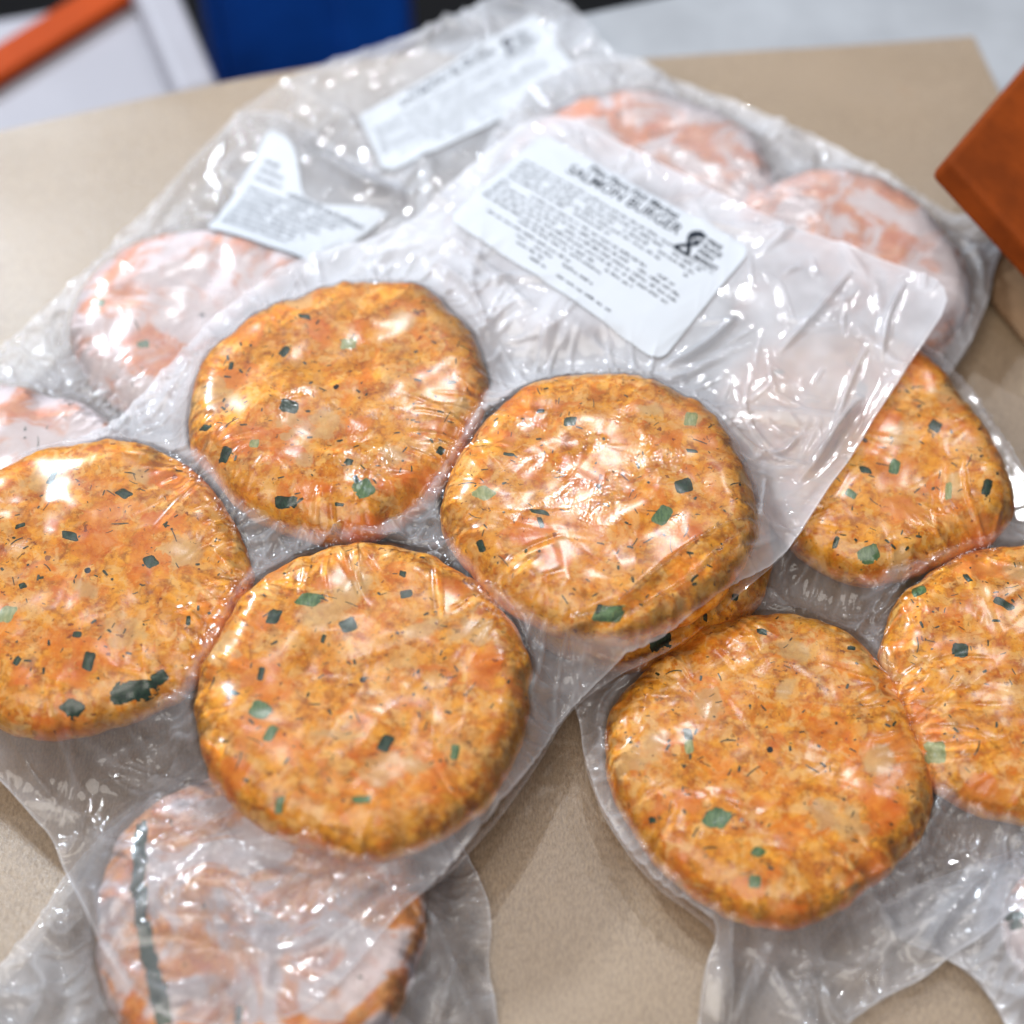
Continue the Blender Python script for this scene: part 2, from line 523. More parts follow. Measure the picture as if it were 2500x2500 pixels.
class Patty:
    def __init__(s, key, outline, zc, thick, seed, tilt=(0, 0), flakes=(), pales=(), hero=True):
        """outline in view px (1932), zc height of the mid plane"""
        pts = at_np(outline, zc, K)[:, :2]
        pts = resample(pts)
        s.c = 0.5 * (pts.max(0) + pts.min(0))
        dv = pts - s.c
        th = np.arctan2(dv[:, 1], dv[:, 0])
        r = np.hypot(dv[:, 0], dv[:, 1])
        o = np.argsort(th)
        s.th = th[o]
        s.r = r[o]
        tt = np.linspace(-math.pi, math.pi, 400, endpoint=False)
        s.r = np.interp(tt, s.th, s.r, period=2 * math.pi) * (1 + 0.034 * fbm(np.cos(tt) * 3 + 9, np.sin(tt) * 3 + 9, seed + 3, 4) + 0.020 * fbm(np.cos(tt) * 14 + 30, np.sin(tt) * 14 + 30, seed + 4, 2))
        s.th = tt
        s.zc, s.T, s.seed, s.tilt, s.hero, s.key = zc, thick, seed, tilt, hero, key
        s.flakes = [(at(f[0] * K, f[1] * K, zc + thick / 2)[:2] - s.c, f[2] * K / 2 * 0.000128, f[3] * K / 2 * 0.000150, math.radians(-f[4])) for f in flakes]
        s.pales = [(at(f[0] * K, f[1] * K, zc + thick / 2)[:2] - s.c, f[2] * K / 2 * 0.000128, f[3] * K / 2 * 0.000150, math.radians(-f[4])) for f in pales]
        s.Rmax = r.max()
        PATTIES[key] = s

    def R(s, th):
        return np.interp(th, s.th, s.r, period=2 * math.pi)

    def pw(s, th):
        return 10.5 + 7.0 * fbm(np.cos(th) * 4 + 20, np.sin(th) * 4 + 20, s.seed + 9, 2)

    def lump(s, x, y, rho):
        a = 0.0016 * fbm(x * 55, y * 55, s.seed, 2) + 0.0011 * fbm(x * 190, y * 190, s.seed + 5, 3)
        return a * sstep(1.0, 0.95, rho)

    def top(s, lx, ly):
        """surface height above the table at local x, y; -1 outside"""
        th = np.arctan2(ly, lx)
        rho = np.hypot(lx, ly) / s.R(th)
        q = np.clip(1 - np.clip(rho, 0, 1) ** s.pw(th), 0, 1) ** (1 / 2.2)
        z = s.zc + s.T / 2 * q + s.tilt[0] * lx + s.tilt[1] * ly + s.lump(lx, ly, rho)
        return np.where(rho <= 1.0, z, -1.0)

    def fields(s, x, y):
        f = np.zeros_like(x)
        for lst, nm in ((s.flakes, 0), (s.pales, 1)):
            g = np.zeros_like(x)
            for c, a, b, ang in lst:
                dx, dy = x - c[0], y - c[1]
                u = (dx * math.cos(ang) + dy * math.sin(ang)) / a
                v = (-dx * math.sin(ang) + dy * math.cos(ang)) / b
                g = np.maximum(g, np.clip(1.35 - np.hypot(u, v), 0, 1))
            if nm == 0:
                f = g
            else:
                return f, g
        return f, np.zeros_like(x)

    def build(s, mat, label, group, leaves=(), dill=60):
        s.root = thing('salmon_burger_patty', (s.c[0], s.c[1], s.zc - s.T / 2), label, 'burger patty', group)
        nt = 340 if s.hero else 200
        th = np.linspace(-math.pi, math.pi, nt, endpoint=False)
        rr = np.concatenate([np.linspace(0.02, 0.86, 54 if s.hero else 30), 1 - (1 - 0.86) * np.linspace(1, 0, 18)[1:] ** 1.8])
        Rt = s.R(th)
        Rt = np.convolve(np.r_[Rt[-1:], Rt, Rt[:1]], np.ones(3) / 3, 'valid')
        X = rr[:, None] * (Rt * np.cos(th))[None]
        Y = rr[:, None] * (Rt * np.sin(th))[None]
        rho = rr[:, None] * np.ones(nt)[None]
        q = np.clip(1 - rho ** s.pw(th)[None], 0, 1) ** (1 / 2.2)
        Z = s.zc + s.T / 2 * q + s.tilt[0] * X + s.tilt[1] * Y + s.lump(X, Y, rho)
        rb = np.array([0.99, 0.96, 0.91, 0.8, 0.3])
        db = np.array([0.10, 0.24, 0.36, 0.46, 0.50])
        Xb = rb[:, None] * (Rt * np.cos(th))[None]
        Yb = rb[:, None] * (Rt * np.sin(th))[None]
        qb = np.clip(1 - rb ** 5.5, 0, 1) ** (1 / 2.1)
        Zb = s.zc - s.T * db[:, None] + s.tilt[0] * Xb + s.tilt[1] * Yb
        XX = np.concatenate([X, Xb]).ravel()
        YY = np.concatenate([Y, Yb]).ravel()
        ZZ = np.concatenate([Z, Zb]).ravel() - (s.zc - s.T / 2)
        nr = len(rr) + len(rb)
        i = np.arange(nr - 1)[:, None] * nt
        j = np.arange(nt)[None]
        j2 = (j + 1) % nt
        F = np.stack([i + j, i + nt + j, i + nt + j2, i + j2], -1).reshape(-1, 4)
        fl, pa = s.fields(XX, YY)
        body = mesh_obj('mince_body', np.stack([XX, YY, ZZ], 1), F, mat, s.root, attrs={'flake': fl, 'pale': pa})
        zoff = s.zc - s.T / 2
        rs = np.random.RandomState(s.seed + 77)
        # green onion pieces at the surface
        for lf in leaves:
            px, py, wd, ht, ang, tone = lf
            p = at(px * K, py * K, s.zc + s.T / 2 + 0.0003)
            lx, ly = p[0] - s.c[0], p[1] - s.c[1]
            f_ = math.hypot(lx, ly) / (0.90 * float(s.R(math.atan2(ly, lx))))
            if f_ > 1:
                lx, ly = lx / f_, ly / f_
            a = wd * K * 0.000128 / 2
            b = ht * K * 0.000150 / 2
            s.leaf_patch(lx, ly, a, b, math.radians(-ang), tone, zoff, rs)
        # dill strands: many, tiny
        if dill:
            V = []
            Fd = []
            for _ in range(dill):
                tt = rs.rand() * 6.283
                rr_ = math.sqrt(rs.rand()) * 0.9
                x = rr_ * float(s.R(tt)) * math.cos(tt)
                y = rr_ * float(s.R(tt)) * math.sin(tt)
                L = rs.uniform(0.0005, 0.0024) if rs.rand() < 0.90 else rs.uniform(0.0028, 0.0060)
                wv = rs.choice([0.00012, 0.00018, 0.00026, 0.00045]) if L < 0.0024 else rs.uniform(0.00012, 0.00028)
                a0 = rs.rand() * 6.283
                cur = rs.uniform(-180, 180)
                n = 4
                base = len(V)
                xs, ys, aa = x, y, a0
                for k in range(n + 1):
                    wk = wv * (1 - 0.6 * abs(k / n - 0.4))
                    nx_, ny_ = -math.sin(aa) * wk, math.cos(aa) * wk
                    for sg in (1, -1):
                        vx, vy = xs + sg * nx_, ys + sg * ny_
                        V.append((vx, vy, 0.00012))
                    xs += math.cos(aa) * L / n
                    ys += math.sin(aa) * L / n
                    aa += cur * L / n
                for k in range(n):
                    b0 = base + 2 * k
                    Fd.append([b0 + 1, b0 + 3, b0 + 2, b0])
            V = np.array(V)
            zt_ = s.top(V[:, 0], V[:, 1])
            V[:, 2] += np.where(zt_ < 0, zoff, zt_) - zoff
            dl = mesh_obj('dill_flakes', V, Fd, M_LEAF['h'], s.root)
            dl['kind'] = 'stuff'

    def leaf_patch(s, lx, ly, a, b, ang, tone, zoff, rs):
        # an irregular scrap, its rim sunk into the mince
        na, rings = 20, (0.0, 0.45, 0.8, 1.0)
        ph = rs.rand() * 6.28
        jit = 1 + 0.13 * rs.uniform(-1, 1, na)
        jit = 0.5 * jit + 0.5 * np.roll(jit, 1)
        sk = rs.uniform(-0.35, 0.35)
        V = []
        for r_ in rings[1:]:
            for k in range(na):
                t = 6.2832 * k / na
                cs, sn = math.cos(t), math.sin(t)
                sq = (abs(cs) ** 7 + abs(sn) ** 7) ** (-1 / 7)
                rr = r_ * sq * (1 + (jit[k] - 1) * r_)
                cs = cs + sk * sn
                x = lx + rr * cs * a * math.cos(ang) - rr * sn * b * math.sin(ang)
                y = ly + rr * cs * a * math.sin(ang) + rr * sn * b * math.cos(ang)
                V.append((x, y, 0.00040 - 0.00075 * r_ ** 3))
        V.append((lx, ly, 0.00040))
        V = np.array(V)
        rh = np.hypot(V[:, 0], V[:, 1]) / (0.975 * s.R(np.arctan2(V[:, 1], V[:, 0])))
        V[:, :2] /= np.maximum(rh, 1.0)[:, None]
        z = s.top(V[:, 0], V[:, 1])
        z = np.where(z < 0, zoff + s.T * 0.55, z)
        V[:, 2] += z - zoff
        F = []
        c0_ = len(V) - 1
        for k in range(na):
            k2 = (k + 1) % na
            F.append([c0_, k, k2])
            for q_ in range(2):
                F.append([q_ * na + k, (q_ + 1) * na + k, (q_ + 1) * na + k2, q_ * na + k2])
        return mesh_obj('scallion_piece', V, F, M_LEAF[tone], s.root)


# --- bottom layer
Patty('F1', [(128, 650), (150, 560), (230, 485), (350, 445), (480, 450), (580, 500), (640, 590), (640, 690), (560, 780), (420, 830), (290, 810), (190, 760)], 0.013, 0.022, 11, hero=False)
Patty('F2', [(-330, 900), (-280, 800), (-170, 745), (-40, 735), (80, 750), (190, 790), (260, 850), (290, 940), (230, 1040), (60, 1090), (-200, 1080)], 0.012, 0.022, 12, hero=False)
Patty('C1', [(930, 330), (1010, 240), (1120, 195), (1240, 190), (1370, 225), (1450, 300), (1460, 400), (1380, 490), (1230, 530), (1060, 510), (960, 440)], 0.012, 0.022, 13, hero=False)
Patty('C2', [(1330, 470), (1400, 390), (1500, 345), (1610, 338), (1720, 390), (1800, 470), (1838, 560), (1810, 640), (1720, 700), (1560, 720), (1420, 680), (1340, 580)], 0.013, 0.022, 14, hero=False)
Patty('C3', [(790, 520), (830, 430), (920, 370), (1050, 360), (1180, 400), (1260, 480), (1270, 580), (1200, 670), (1060, 700), (900, 670), (810, 600)], 0.020, 0.022, 15, hero=False)
Patty('P9', [(175, 1760), (195, 1640), (250, 1550), (350, 1490), (480, 1470), (620, 1490), (730, 1550), (790, 1640), (806, 1740), (790, 1850), (730, 1960), (600, 2040), (420, 2050), (280, 2000), (200, 1900)], 0.012, 0.024, 16)
Patty('E1', [(1880, 1720), (1940, 1630), (2040, 1590), (2160, 1600), (2250, 1680), (2270, 1780), (2220, 1870), (2090, 1900), (1960, 1870), (1900, 1800)], 0.010, 0.018, 17, hero=False)
# --- pack B
Patty('P5', [(1335, 760), (1370, 700), (1450, 655), (1570, 640), (1700, 650), (1790, 730), (1880, 850), (1922, 950), (1900, 1010), (1800, 1055), (1680, 1100), (1600, 1105), (1510, 1050), (1420, 960), (1350, 860)], 0.016, 0.022, 21,
      flakes=[(1700, 960, 90, 50, 20), (1800, 760, 60, 40, 30)], pales=[(1800, 920, 30, 60, 0), (1700, 1050, 40, 50, 10)])
Patty('P6', [(1652, 1205), (1700, 1120), (1800, 1060), (1930, 1030), (2060, 1040), (2180, 1110), (2240, 1230), (2220, 1390), (2120, 1510), (1980, 1560), (1860, 1545), (1760, 1500), (1700, 1380), (1662, 1290)], 0.014, 0.022, 22,
      flakes=[(1860, 1070, 120, 40, 10), (1850, 1480, 70, 40, 0)], pales=[(1920, 1075, 70, 40, 10)])
Patty('P7', [(1133, 1440), (1150, 1345), (1220, 1260), (1310, 1200), (1420, 1168), (1540, 1168), (1640, 1225), (1690, 1300), (1725, 1390), (1765, 1500), (1735, 1590), (1640, 1690), (1500, 1762), (1370, 1738), (1250, 1650), (1170, 1550)], 0.013, 0.023, 23,
      flakes=[(1662, 1520, 90, 100, 20), (1480, 1735, 150, 50, -20), (1640, 1650, 120, 50, -40), (1300, 1510, 60, 40, 40)],
      pales=[(1236, 1405, 70, 40, -45), (1660, 1430, 80, 50, -10), (1280, 1650, 30, 40, 40), (1480, 1300, 30, 50, 30)])
Patty('P8', [(880, 1000), (920, 880), (1030, 800), (1180, 780), (1330, 820), (1430, 920), (1466, 1050), (1440, 1145), (1330, 1225), (1190, 1275), (1040, 1240), (930, 1140)], 0.012, 0.022, 24)
# --- pack A (lies on the others)
Patty('P1', [(-130, 1150), (-110, 1030), (-50, 930), (20, 890), (110, 858), (290, 850), (380, 910), (440, 990), (482, 1060), (476, 1130), (430, 1215), (370, 1300), (270, 1355), (110, 1402), (-10, 1370), (-90, 1290)], 0.026, 0.022, 31, tilt=(0.02, 0.03),
      flakes=[(310, 985, 100, 45, 10), (320, 910, 120, 40, 20), (90, 1360, 90, 40, 20), (40, 1270, 40, 40, 0)],
      pales=[(160, 1110, 60, 40, 30), (265, 900, 50, 30, 10)])
Patty('P2', [(353, 790), (375, 715), (420, 650), (500, 595), (640, 548), (780, 538), (860, 590), (915, 680), (926, 755), (885, 860), (840, 930), (740, 1012), (620, 1036), (480, 990), (400, 910), (360, 850)], 0.032, 0.024, 32, tilt=(0.0, -0.03),
      flakes=[(690, 985, 120, 40, -10), (590, 925, 70, 40, 0), (430, 712, 90, 45, 10), (790, 900, 80, 40, -20), (480, 820, 60, 40, 30), (600, 620, 50, 60, -30)],
      pales=[(760, 600, 70, 40, 30), (640, 1005, 30, 40, 20), (870, 760, 30, 40, 20), (570, 870, 40, 30, 0), (740, 860, 50, 50, 0)])
Patty('P3', [(828, 965), (850, 900), (905, 815), (975, 745), (1080, 712), (1220, 716), (1345, 790), (1400, 880), (1428, 980), (1405, 1080), (1320, 1170), (1200, 1222), (1060, 1216), (935, 1140), (850, 1050)], 0.036, 0.024, 33, tilt=(0.0, -0.03),
      flakes=[(1000, 1000, 80, 60, 0), (950, 820, 60, 40, 30), (1050, 1050, 70, 40, 20), (1300, 1000, 60, 60, 0), (1330, 830, 60, 30, 40)],
      pales=[(1230, 770, 60, 30, 0), (1060, 1020, 30, 40, 40), (1305, 790, 40, 40, 0)])
Patty('P4', [(362, 1370), (385, 1275), (440, 1160), (520, 1085), (640, 1040), (760, 1045), (880, 1097), (970, 1180), (1010, 1275), (1000, 1380), (945, 1490), (860, 1568), (740, 1622), (610, 1608), (500, 1570), (400, 1500)], 0.030, 0.024, 34, tilt=(0.0, 0.035),
      flakes=[(450, 1250, 50, 40, 0), (860, 1110, 70, 40, 30), (440, 1450, 60, 60, 20), (620, 1100, 60, 30, -20), (920, 1250, 60, 80, 20)],
      pales=[(655, 1130, 60, 110, 25), (610, 1165, 110, 50, 0), (800, 1190, 100, 34, -15), (640, 1385, 110, 20, 5), (780, 1440, 60, 30, 0), (420, 1210, 40, 30, 0)])

G_A = 'patties in the front pack'
LEAVES = {
    'P2': [(546, 768, 44, 30, 12, 'd'), (687, 922, 46, 40, -35, 'm'), (657, 645, 38, 28, -10, 'p'), (574, 594, 30, 12, 5, 'd'), (424, 855, 26, 30, 30, 'd'), (536, 660, 22, 26, 40, 'd'), (386, 803, 26, 14, 30, 'd'), (505, 1015, 54, 22, 10, 'd'), (658, 872, 18, 14, 20, 'd'), (672, 906, 22, 12, 60, 'd'), (852, 718, 22, 10, -20, 'd'), (868, 870, 16, 20, 20, 'd'), (435, 685, 12, 22, 0, 'd'), (480, 838, 22, 20, 0, 'p'), (640, 950, 20, 8, 0, 'd')],
    'P3': [(1290, 917, 46, 32, -25, 'd'), (1250, 972, 34, 46, 25, 'm'), (914, 930, 38, 34, -40, 'p'), (890, 1033, 16, 26, -20, 'd'), (1304, 786, 30, 34, 0, 'p'), (1018, 965, 44, 10, 15, 'd'), (1020, 985, 12, 26, -20, 'd'), (1152, 1186, 64, 28, 5, 'm'), (1130, 1146, 12, 22, 10, 'd'), (1306, 850, 26, 10, 10, 'd'), (1076, 792, 28, 22, 0, 'd'), (960, 852, 26, 10, 10, 'd'), (1020, 768, 18, 10, 0, 'd')],
    'P1': [(132, 1012, 38, 18, 12, 'd'), (284, 1060, 30, 26, -25, 'd'), (166, 1243, 26, 34, 20, 'd'), (250, 1296, 100, 36, -8, 'd'), (300, 1272, 34, 22, -35, 'd'), (128, 1345, 44, 32, 30, 'd'), (12, 1155, 36, 40, 10, 'p'), (42, 1103, 16, 12, -30, 'd'), (98, 900, 16, 34, 15, 'd'), (235, 935, 34, 20, 30, 'd'), (145, 1195, 22, 14, 10, 'd'), (238, 1362, 40, 10, -20, 'd'), (38, 993, 24, 10, -20, 'd'), (30, 1243, 16, 18, 20, 'd'), (355, 1170, 10, 20, 0, 'd')],
    'P4': [(517, 1164, 28, 34, 10, 'd'), (584, 1134, 52, 30, 10, 'm'), (657, 1182, 38, 28, -25, 'd'), (767, 1123, 28, 20, -15, 'd'), (490, 1338, 44, 34, 20, 'm'), (510, 1383, 22, 32, 15, 'm'), (727, 1400, 28, 34, 20, 'd'), (858, 1415, 18, 30, 10, 'm'), (525, 1508, 18, 30, 0, 'm'), (440, 1305, 26, 10, 30, 'd'), (682, 1505, 40, 14, 0, 'm'), (492, 1270, 14, 24, 20, 'd'), (610, 1205, 10, 16, 20, 'd'), (760, 1085, 16, 12, 20, 'd')],
    'P7': [(1353, 1543, 54, 42, 20, 'm'), (1298, 1385, 20, 26, 10, 'd'), (1430, 1608, 26, 18, 25, 'm'), (1425, 1660, 26, 24, 0, 'm'), (1205, 1555, 14, 12, 0, 'd'), (1438, 1190, 24, 14, 10, 'd'), (1608, 1218, 20, 10, 0, 'd'), (1300, 1410, 20, 30, -10, 'p')],
    'P6': [(1812, 1226, 36, 34, 10, 'd'), (1894, 1138, 50, 18, 28, 'd'), (1827, 1086, 14, 22, -15, 'd'), (1763, 1415, 44, 40, 10, 'p'), (1735, 1108, 34, 26, -20, 'm'), (1880, 1170, 20, 6, 0, 'd')],
    'P5': [(1764, 805, 30, 30, 35, 'd'), (1633, 886, 26, 18, 10, 'd'), (1688, 880, 26, 36, 20, 'm'), (1863, 917, 22, 36, 10, 'd'), (1606, 930, 30, 18, 40, 'm'), (1640, 1078, 50, 34, -20, 'm'), (1578, 1020, 12, 24, 15, 'd'), (1626, 735, 26, 40, 15, 'd'), (1470, 700, 26, 12, -10, 'm'), (1790, 925, 16, 40, 0, 'p')],
    'P8': [(1256, 1232, 54, 40, -10, 'd'), (1400, 1130, 16, 14, 0, 'd'), (1350, 1180, 10, 14, 0, 'd')],
    'P9': [(262, 1585, 28, 90, 4, 'd'), (261, 1650, 28, 90, -2, 'd'), (266, 1715, 28, 90, -5, 'd'), (275, 1780, 31, 90, -9, 'd'), (290, 1845, 34, 90, -14, 'd'), (304, 1895, 36, 80, -16, 'd'), (450, 1915, 16, 40, 0, 'd')],
    'E1': [(1905, 1722, 40, 18, 10, 'd'), (1915, 1740, 24, 18, 0, 'd')],
    'F1': [(270, 650, 30, 20, 0, 'm'), (190, 570, 20, 20, 0, 'm')], 'F2': [], 'C1': [], 'C2': [], 'C3': [],
}
LABELS = {
    'F1': 'white frosted salmon patty behind the front pack, upper left, near the curled label',
    'F2': 'white frosted salmon patty cut off by the left edge of the picture',
    'C1': 'white frosted patty at the very back under the printed salmon label corner',
    'C2': 'white and pink frosted patty at the back right near the rust board',
    'C3': 'frosted patty buried under the printed salmon burger label',
    'P9': 'lightly frosted patty at the bottom left with a long dark scallion strip',
    'E1': 'greyish frosted patty cut off at the bottom right corner',
    'P5': 'orange salmon patty at right, half covered by the milky flap corner',
    'P6': 'orange salmon patty cut off by the right edge of the picture',
    'P7': 'orange salmon patty nearest the front right, alone beside bare paper',
    'P8': 'salmon patty mostly hidden under the front pack, only its edge showing in the middle',
    'P1': 'orange salmon patty at the left edge with a large dark scallion piece',
    'P2': 'orange salmon patty of the front pack nearest the curled back label',
    'P3': 'orange glittering salmon patty in the middle, just below the printed label',
    'P4': 'orange salmon patty at the front centre with a pale onion patch on top',
}
for k_, p in PATTIES.items():
    mat = M_FROST if k_ in ('F1', 'F2', 'C1', 'C2', 'C3', 'E1') else (M_FROST2 if k_ in ('P9',) else M_PATTY)
    grp = 'frosted patties' if mat is not M_PATTY else 'salmon patties'
    p.build(mat, LABELS[k_], grp, LEAVES.get(k_, ()), 120 if mat is M_PATTY else 14)


# ------------------------------------------------------------------ vacuum packs
def blur(H, n):
    k = 2 * n + 1
    P = np.pad(H, ((n, n), (0, 0)), 'edge')
    c = np.cumsum(np.vstack([np.zeros((1, P.shape[1])), P]), 0)
    H = (c[k:] - c[:-k]) / k
    P = np.pad(H, ((0, 0), (n, n)), 'edge')
    c = np.cumsum(np.hstack([np.zeros((P.shape[0], 1)), P]), 1)
    return (c[:, k:] - c[:, :-k]) / k


def seg_ridge(X, Y, pts, width, height, skew=0.35):
    """a crease that runs along a polyline, steeper on one side"""
    out = np.zeros_like(X)
    P = np.asarray(pts)
    L = np.r_[0, np.cumsum(np.hypot(*(np.diff(P, axis=0).T)))]
    tot = L[-1]
    best = np.full(X.shape, 1e9)
    for i in range(len(P) - 1):
        a, b = P[i], P[i + 1]
        dd = b - a
        l2 = dd @ dd + 1e-15
        t = np.clip(((X - a[0]) * dd[0] + (Y - a[1]) * dd[1]) / l2, 0, 1)
        ex, ey = X - a[0] - t * dd[0], Y - a[1] - t * dd[1]
        ds = np.hypot(ex, ey)
        sg = np.sign(dd[0] * ey - dd[1] * ex)
        s = (L[i] + t * math.sqrt(l2)) / tot
        taper = np.clip(4 * s * (1 - s), 0, 1) ** 0.6
        wl = np.where(sg > 0, width * (1 + skew), width * (1 - skew))
        v = height * taper * np.exp(-(ds / wl) ** 1.5)
        m = ds < best
        out[m] = v[m]
        best[m] = ds[m]
    return out


PACK = {}


def fold_add(H, xs, ys, cx, cy, th0, L, wd, a, curv, rs):
    """one sharp fold of film, steeper on one side, added to a height grid"""
    m = L + wd
    i0, i1 = np.searchsorted(xs, [cx - m, cx + m])
    j0, j1 = np.searchsorted(ys, [cy - m, cy + m])
    if i1 - i0 < 2 or j1 - j0 < 2:
        return
    X = xs[i0:i1, None] - cx
    Y = ys[None, j0:j1] - cy
    u = X * math.cos(th0) + Y * math.sin(th0)
    v = -X * math.sin(th0) + Y * math.cos(th0) + curv * u * u
    k = rs.uniform(0.45, 1.0)
    t = np.where(v > 0, v / wd, -v / (wd * k))
    H[i0:i1, j0:j1] += a * np.clip(1 - t, 0, 1) * np.clip(1 - (u / L) ** 2, 0, 1)



def pack(key, outline, patties, rim, label, group, creases=(), haze_pts=(), haze0=0.22, wr=1.0, seed=1, name='vacuum_pack', lab_poly=None, gconst=0.000010, iters=420, glitter=(), veil=0.07):
    global S
    zed = rim[0] if not isinstance(rim[0], tuple) else sum(r[2] for r in rim) / len(rim)
    if isinstance(rim[0], tuple):
        cp = np.array(rim, float)

        def zat(px, py):
            w_ = 1 / ((cp[:, 0] - px) ** 2 + (cp[:, 1] - py) ** 2 + 900.0) ** 1.5
            return float((w_ * cp[:, 2]).sum() / w_.sum())
        poly = np.array([at(p[0], p[1], zat(p[0], p[1]))[:2] for p in outline])
        cw_ = np.array([at(*r) for r in rim])
    else:
        poly = at_np(outline, zed)[:, :2]
    P = resample(poly, rounds=2)
    # small wander of the cut edge
    nrm = fbm(P[:, 0] * 60, P[:, 1] * 60, seed + 50, 2)[:, None]
    cen = P.mean(0)
    P = P + (P - cen) / np.linalg.norm(P - cen, axis=1)[:, None] * nrm * 0.0012
    lo = np.maximum(P.min(0) - 0.006, [X0, Y0])
    hi = np.minimum(P.max(0) + 0.006, [X1 - STEP, Y1 - STEP])
    i0, j0 = int((lo[0] - X0) / STEP), int((lo[1] - Y0) / STEP)
    i1, j1 = int((hi[0] - X0) / STEP), int((hi[1] - Y0) / STEP)
    xs, ys = gx[i0:i1], gy[j0:j1]
    XX, YY = np.meshgrid(xs, ys, indexing='ij')
    ins = inside(P, XX, YY)
    sup = S[i0:i1, j0:j1]
    if isinstance(rim[0], tuple):
        num = np.zeros_like(XX)
        den = np.zeros_like(XX)
        for c_ in cw_:
            w_ = 1 / ((XX - c_[0]) ** 2 + (YY - c_[1]) ** 2 + 3e-5) ** 1.5
            num += w_ * c_[2]
            den += w_
        stiff = num / den + 0.0016 * fbm(XX * 22, YY * 22, seed + 3, 2)
    else:
        stiff = rim[0] + rim[1] * XX + rim[2] * YY + 0.0022 * fbm(XX * 22, YY * 22, seed + 3, 2)
    stiff = np.maximum(stiff, 0.0016)
    O0 = np.maximum(sup + 0.0006, stiff)
    # sheet bridges small dips of what lies below
    O0 = np.maximum(sup + 0.0005, blur(blur(O0, 6), 6))
    pt = np.full(XX.shape, -1.0)
    for kk in patties:
        p = PATTIES[kk]
        pt = np.maximum(pt, p.top(XX - p.c[0], YY - p.c[1]))
    pobs = pt.copy()
    # grow by one cell so the film stays outside the steep side
    for ax in (0, 1):
        for s_ in (-1, 1):
            pobs = np.maximum(pobs, np.roll(pt, s_, ax))
    O = np.where(pobs > 0, np.maximum(pobs + 0.0010, O0), O0)
    O = np.where(pobs > O0, pobs + 0.0010, O0)
    h = blur(O, 8)
    h = np.maximum(h, O)
    O = np.where(pobs > O0, np.maximum(blur(blur(O, 5), 4), O - 0.0008), O)
    for it in range(iters):
        av = 0.25 * (np.roll(h, 1, 0) + np.roll(h, -1, 0) + np.roll(h, 1, 1) + np.roll(h, -1, 1))
        av[0], av[-1], av[:, 0], av[:, -1] = h[0], h[-1], h[:, 0], h[:, -1]
        h = np.maximum(O, av - gconst)
    gap = np.where(pobs > 0, h - pobs, 1.0)
    contact = sstep(0.0065, 0.0016, gap) * (pobs > O0)
    contact = blur(contact, 1)
    # loose film: ridged, warped crumple
    free = 1 - contact
    wx = XX + 0.010 * fbm(XX * 26, YY * 26, seed + 21, 2)
    wy = YY + 0.010 * fbm(XX * 26 + 5, YY * 26 + 9, seed + 22, 2)
    rid1 = 1 - np.abs(fbm(wx * 30, wy * 19, seed + 23, 2)) * 3.2
    rid2 = 1 - np.abs(fbm(wx * 95 + 3, wy * 120, seed + 24, 2)) * 2.6
    msk = sstep(-0.25, 0.35, fbm(XX * 20, YY * 20, seed + 25, 2))
    wrk = 0.0019 * np.clip(rid1, 0, 1) ** 2.2 * (0.35 + 0.65 * msk) + 0.00035 * np.clip(rid2, 0, 1) ** 2 * msk
    # tension pleats that radiate from each patty
    for kk in patties:
        p = PATTIES[kk]
        lx, ly = XX - p.c[0], YY - p.c[1]
        th = np.arctan2(ly, lx)
        rho = np.hypot(lx, ly) / p.R(th)
        ray = fbm(th * 9 + 40 + 1.5 * fbm(XX * 40, YY * 40, seed + 8, 1), rho * 1.2, seed + 29, 2)
        pl = np.clip(1 - np.abs(ray) * 3.2, 0, 1) ** 2
        band = sstep(0.95, 1.08, rho) * sstep(1.55, 1.10, rho)
        wrk = wrk + 0.0011 * pl * band
        # shallow film creases across the top
        cr = np.abs(fbm(lx * 34 + 0.6 * fbm(lx * 60, ly * 60, p.seed + 61, 1), ly * 22 + 9, p.seed + 60, 1))
        top_m = sstep(1.0, 0.9, rho)
        wrk = wrk + 0.00035 * np.clip(1 - cr * 22, 0, 1) * top_m * sstep(0.0, 0.3, fbm(lx * 30, ly * 30, p.seed + 62, 1))
    wrk = 0.45 * wrk * wr * (free * 0.9 + 0.1)
    rs = np.random.RandomState(seed + 99)
    area = (P[:, 0].max() - P[:, 0].min()) * (P[:, 1].max() - P[:, 1].min())
    fo = np.zeros_like(XX)
    for _ in range(int(area * 1e4 * 1.1 * wr)):
        cx, cy = rs.uniform(P[:, 0].min(), P[:, 0].max()), rs.uniform(P[:, 1].min(), P[:, 1].max())
        if not (xs[0] < cx < xs[-1] and ys[0] < cy < ys[-1]):
            continue
        th0 = 9.0 * (0.35 * math.sin(cx * 31 + seed) + 0.35 * math.cos(cy * 27 + seed * 0.7) * math.sin(cx * 17)) + rs.normal(0, 0.45)
        big = rs.rand() < 0.25
        fold_add(fo, xs, ys, cx, cy, th0, rs.uniform(0.010, 0.030) if big else rs.uniform(0.004, 0.012),
                 rs.uniform(0.0016, 0.0045) if big else rs.uniform(0.0010, 0.0020),
                 rs.uniform(0.0007, 0.0018) if big else rs.uniform(0.0003, 0.0009), rs.uniform(-9, 9), rs)
    wrk = wrk + 1.25 * fo * (free * 0.93 + 0.07)
    fo = np.zeros_like(XX)
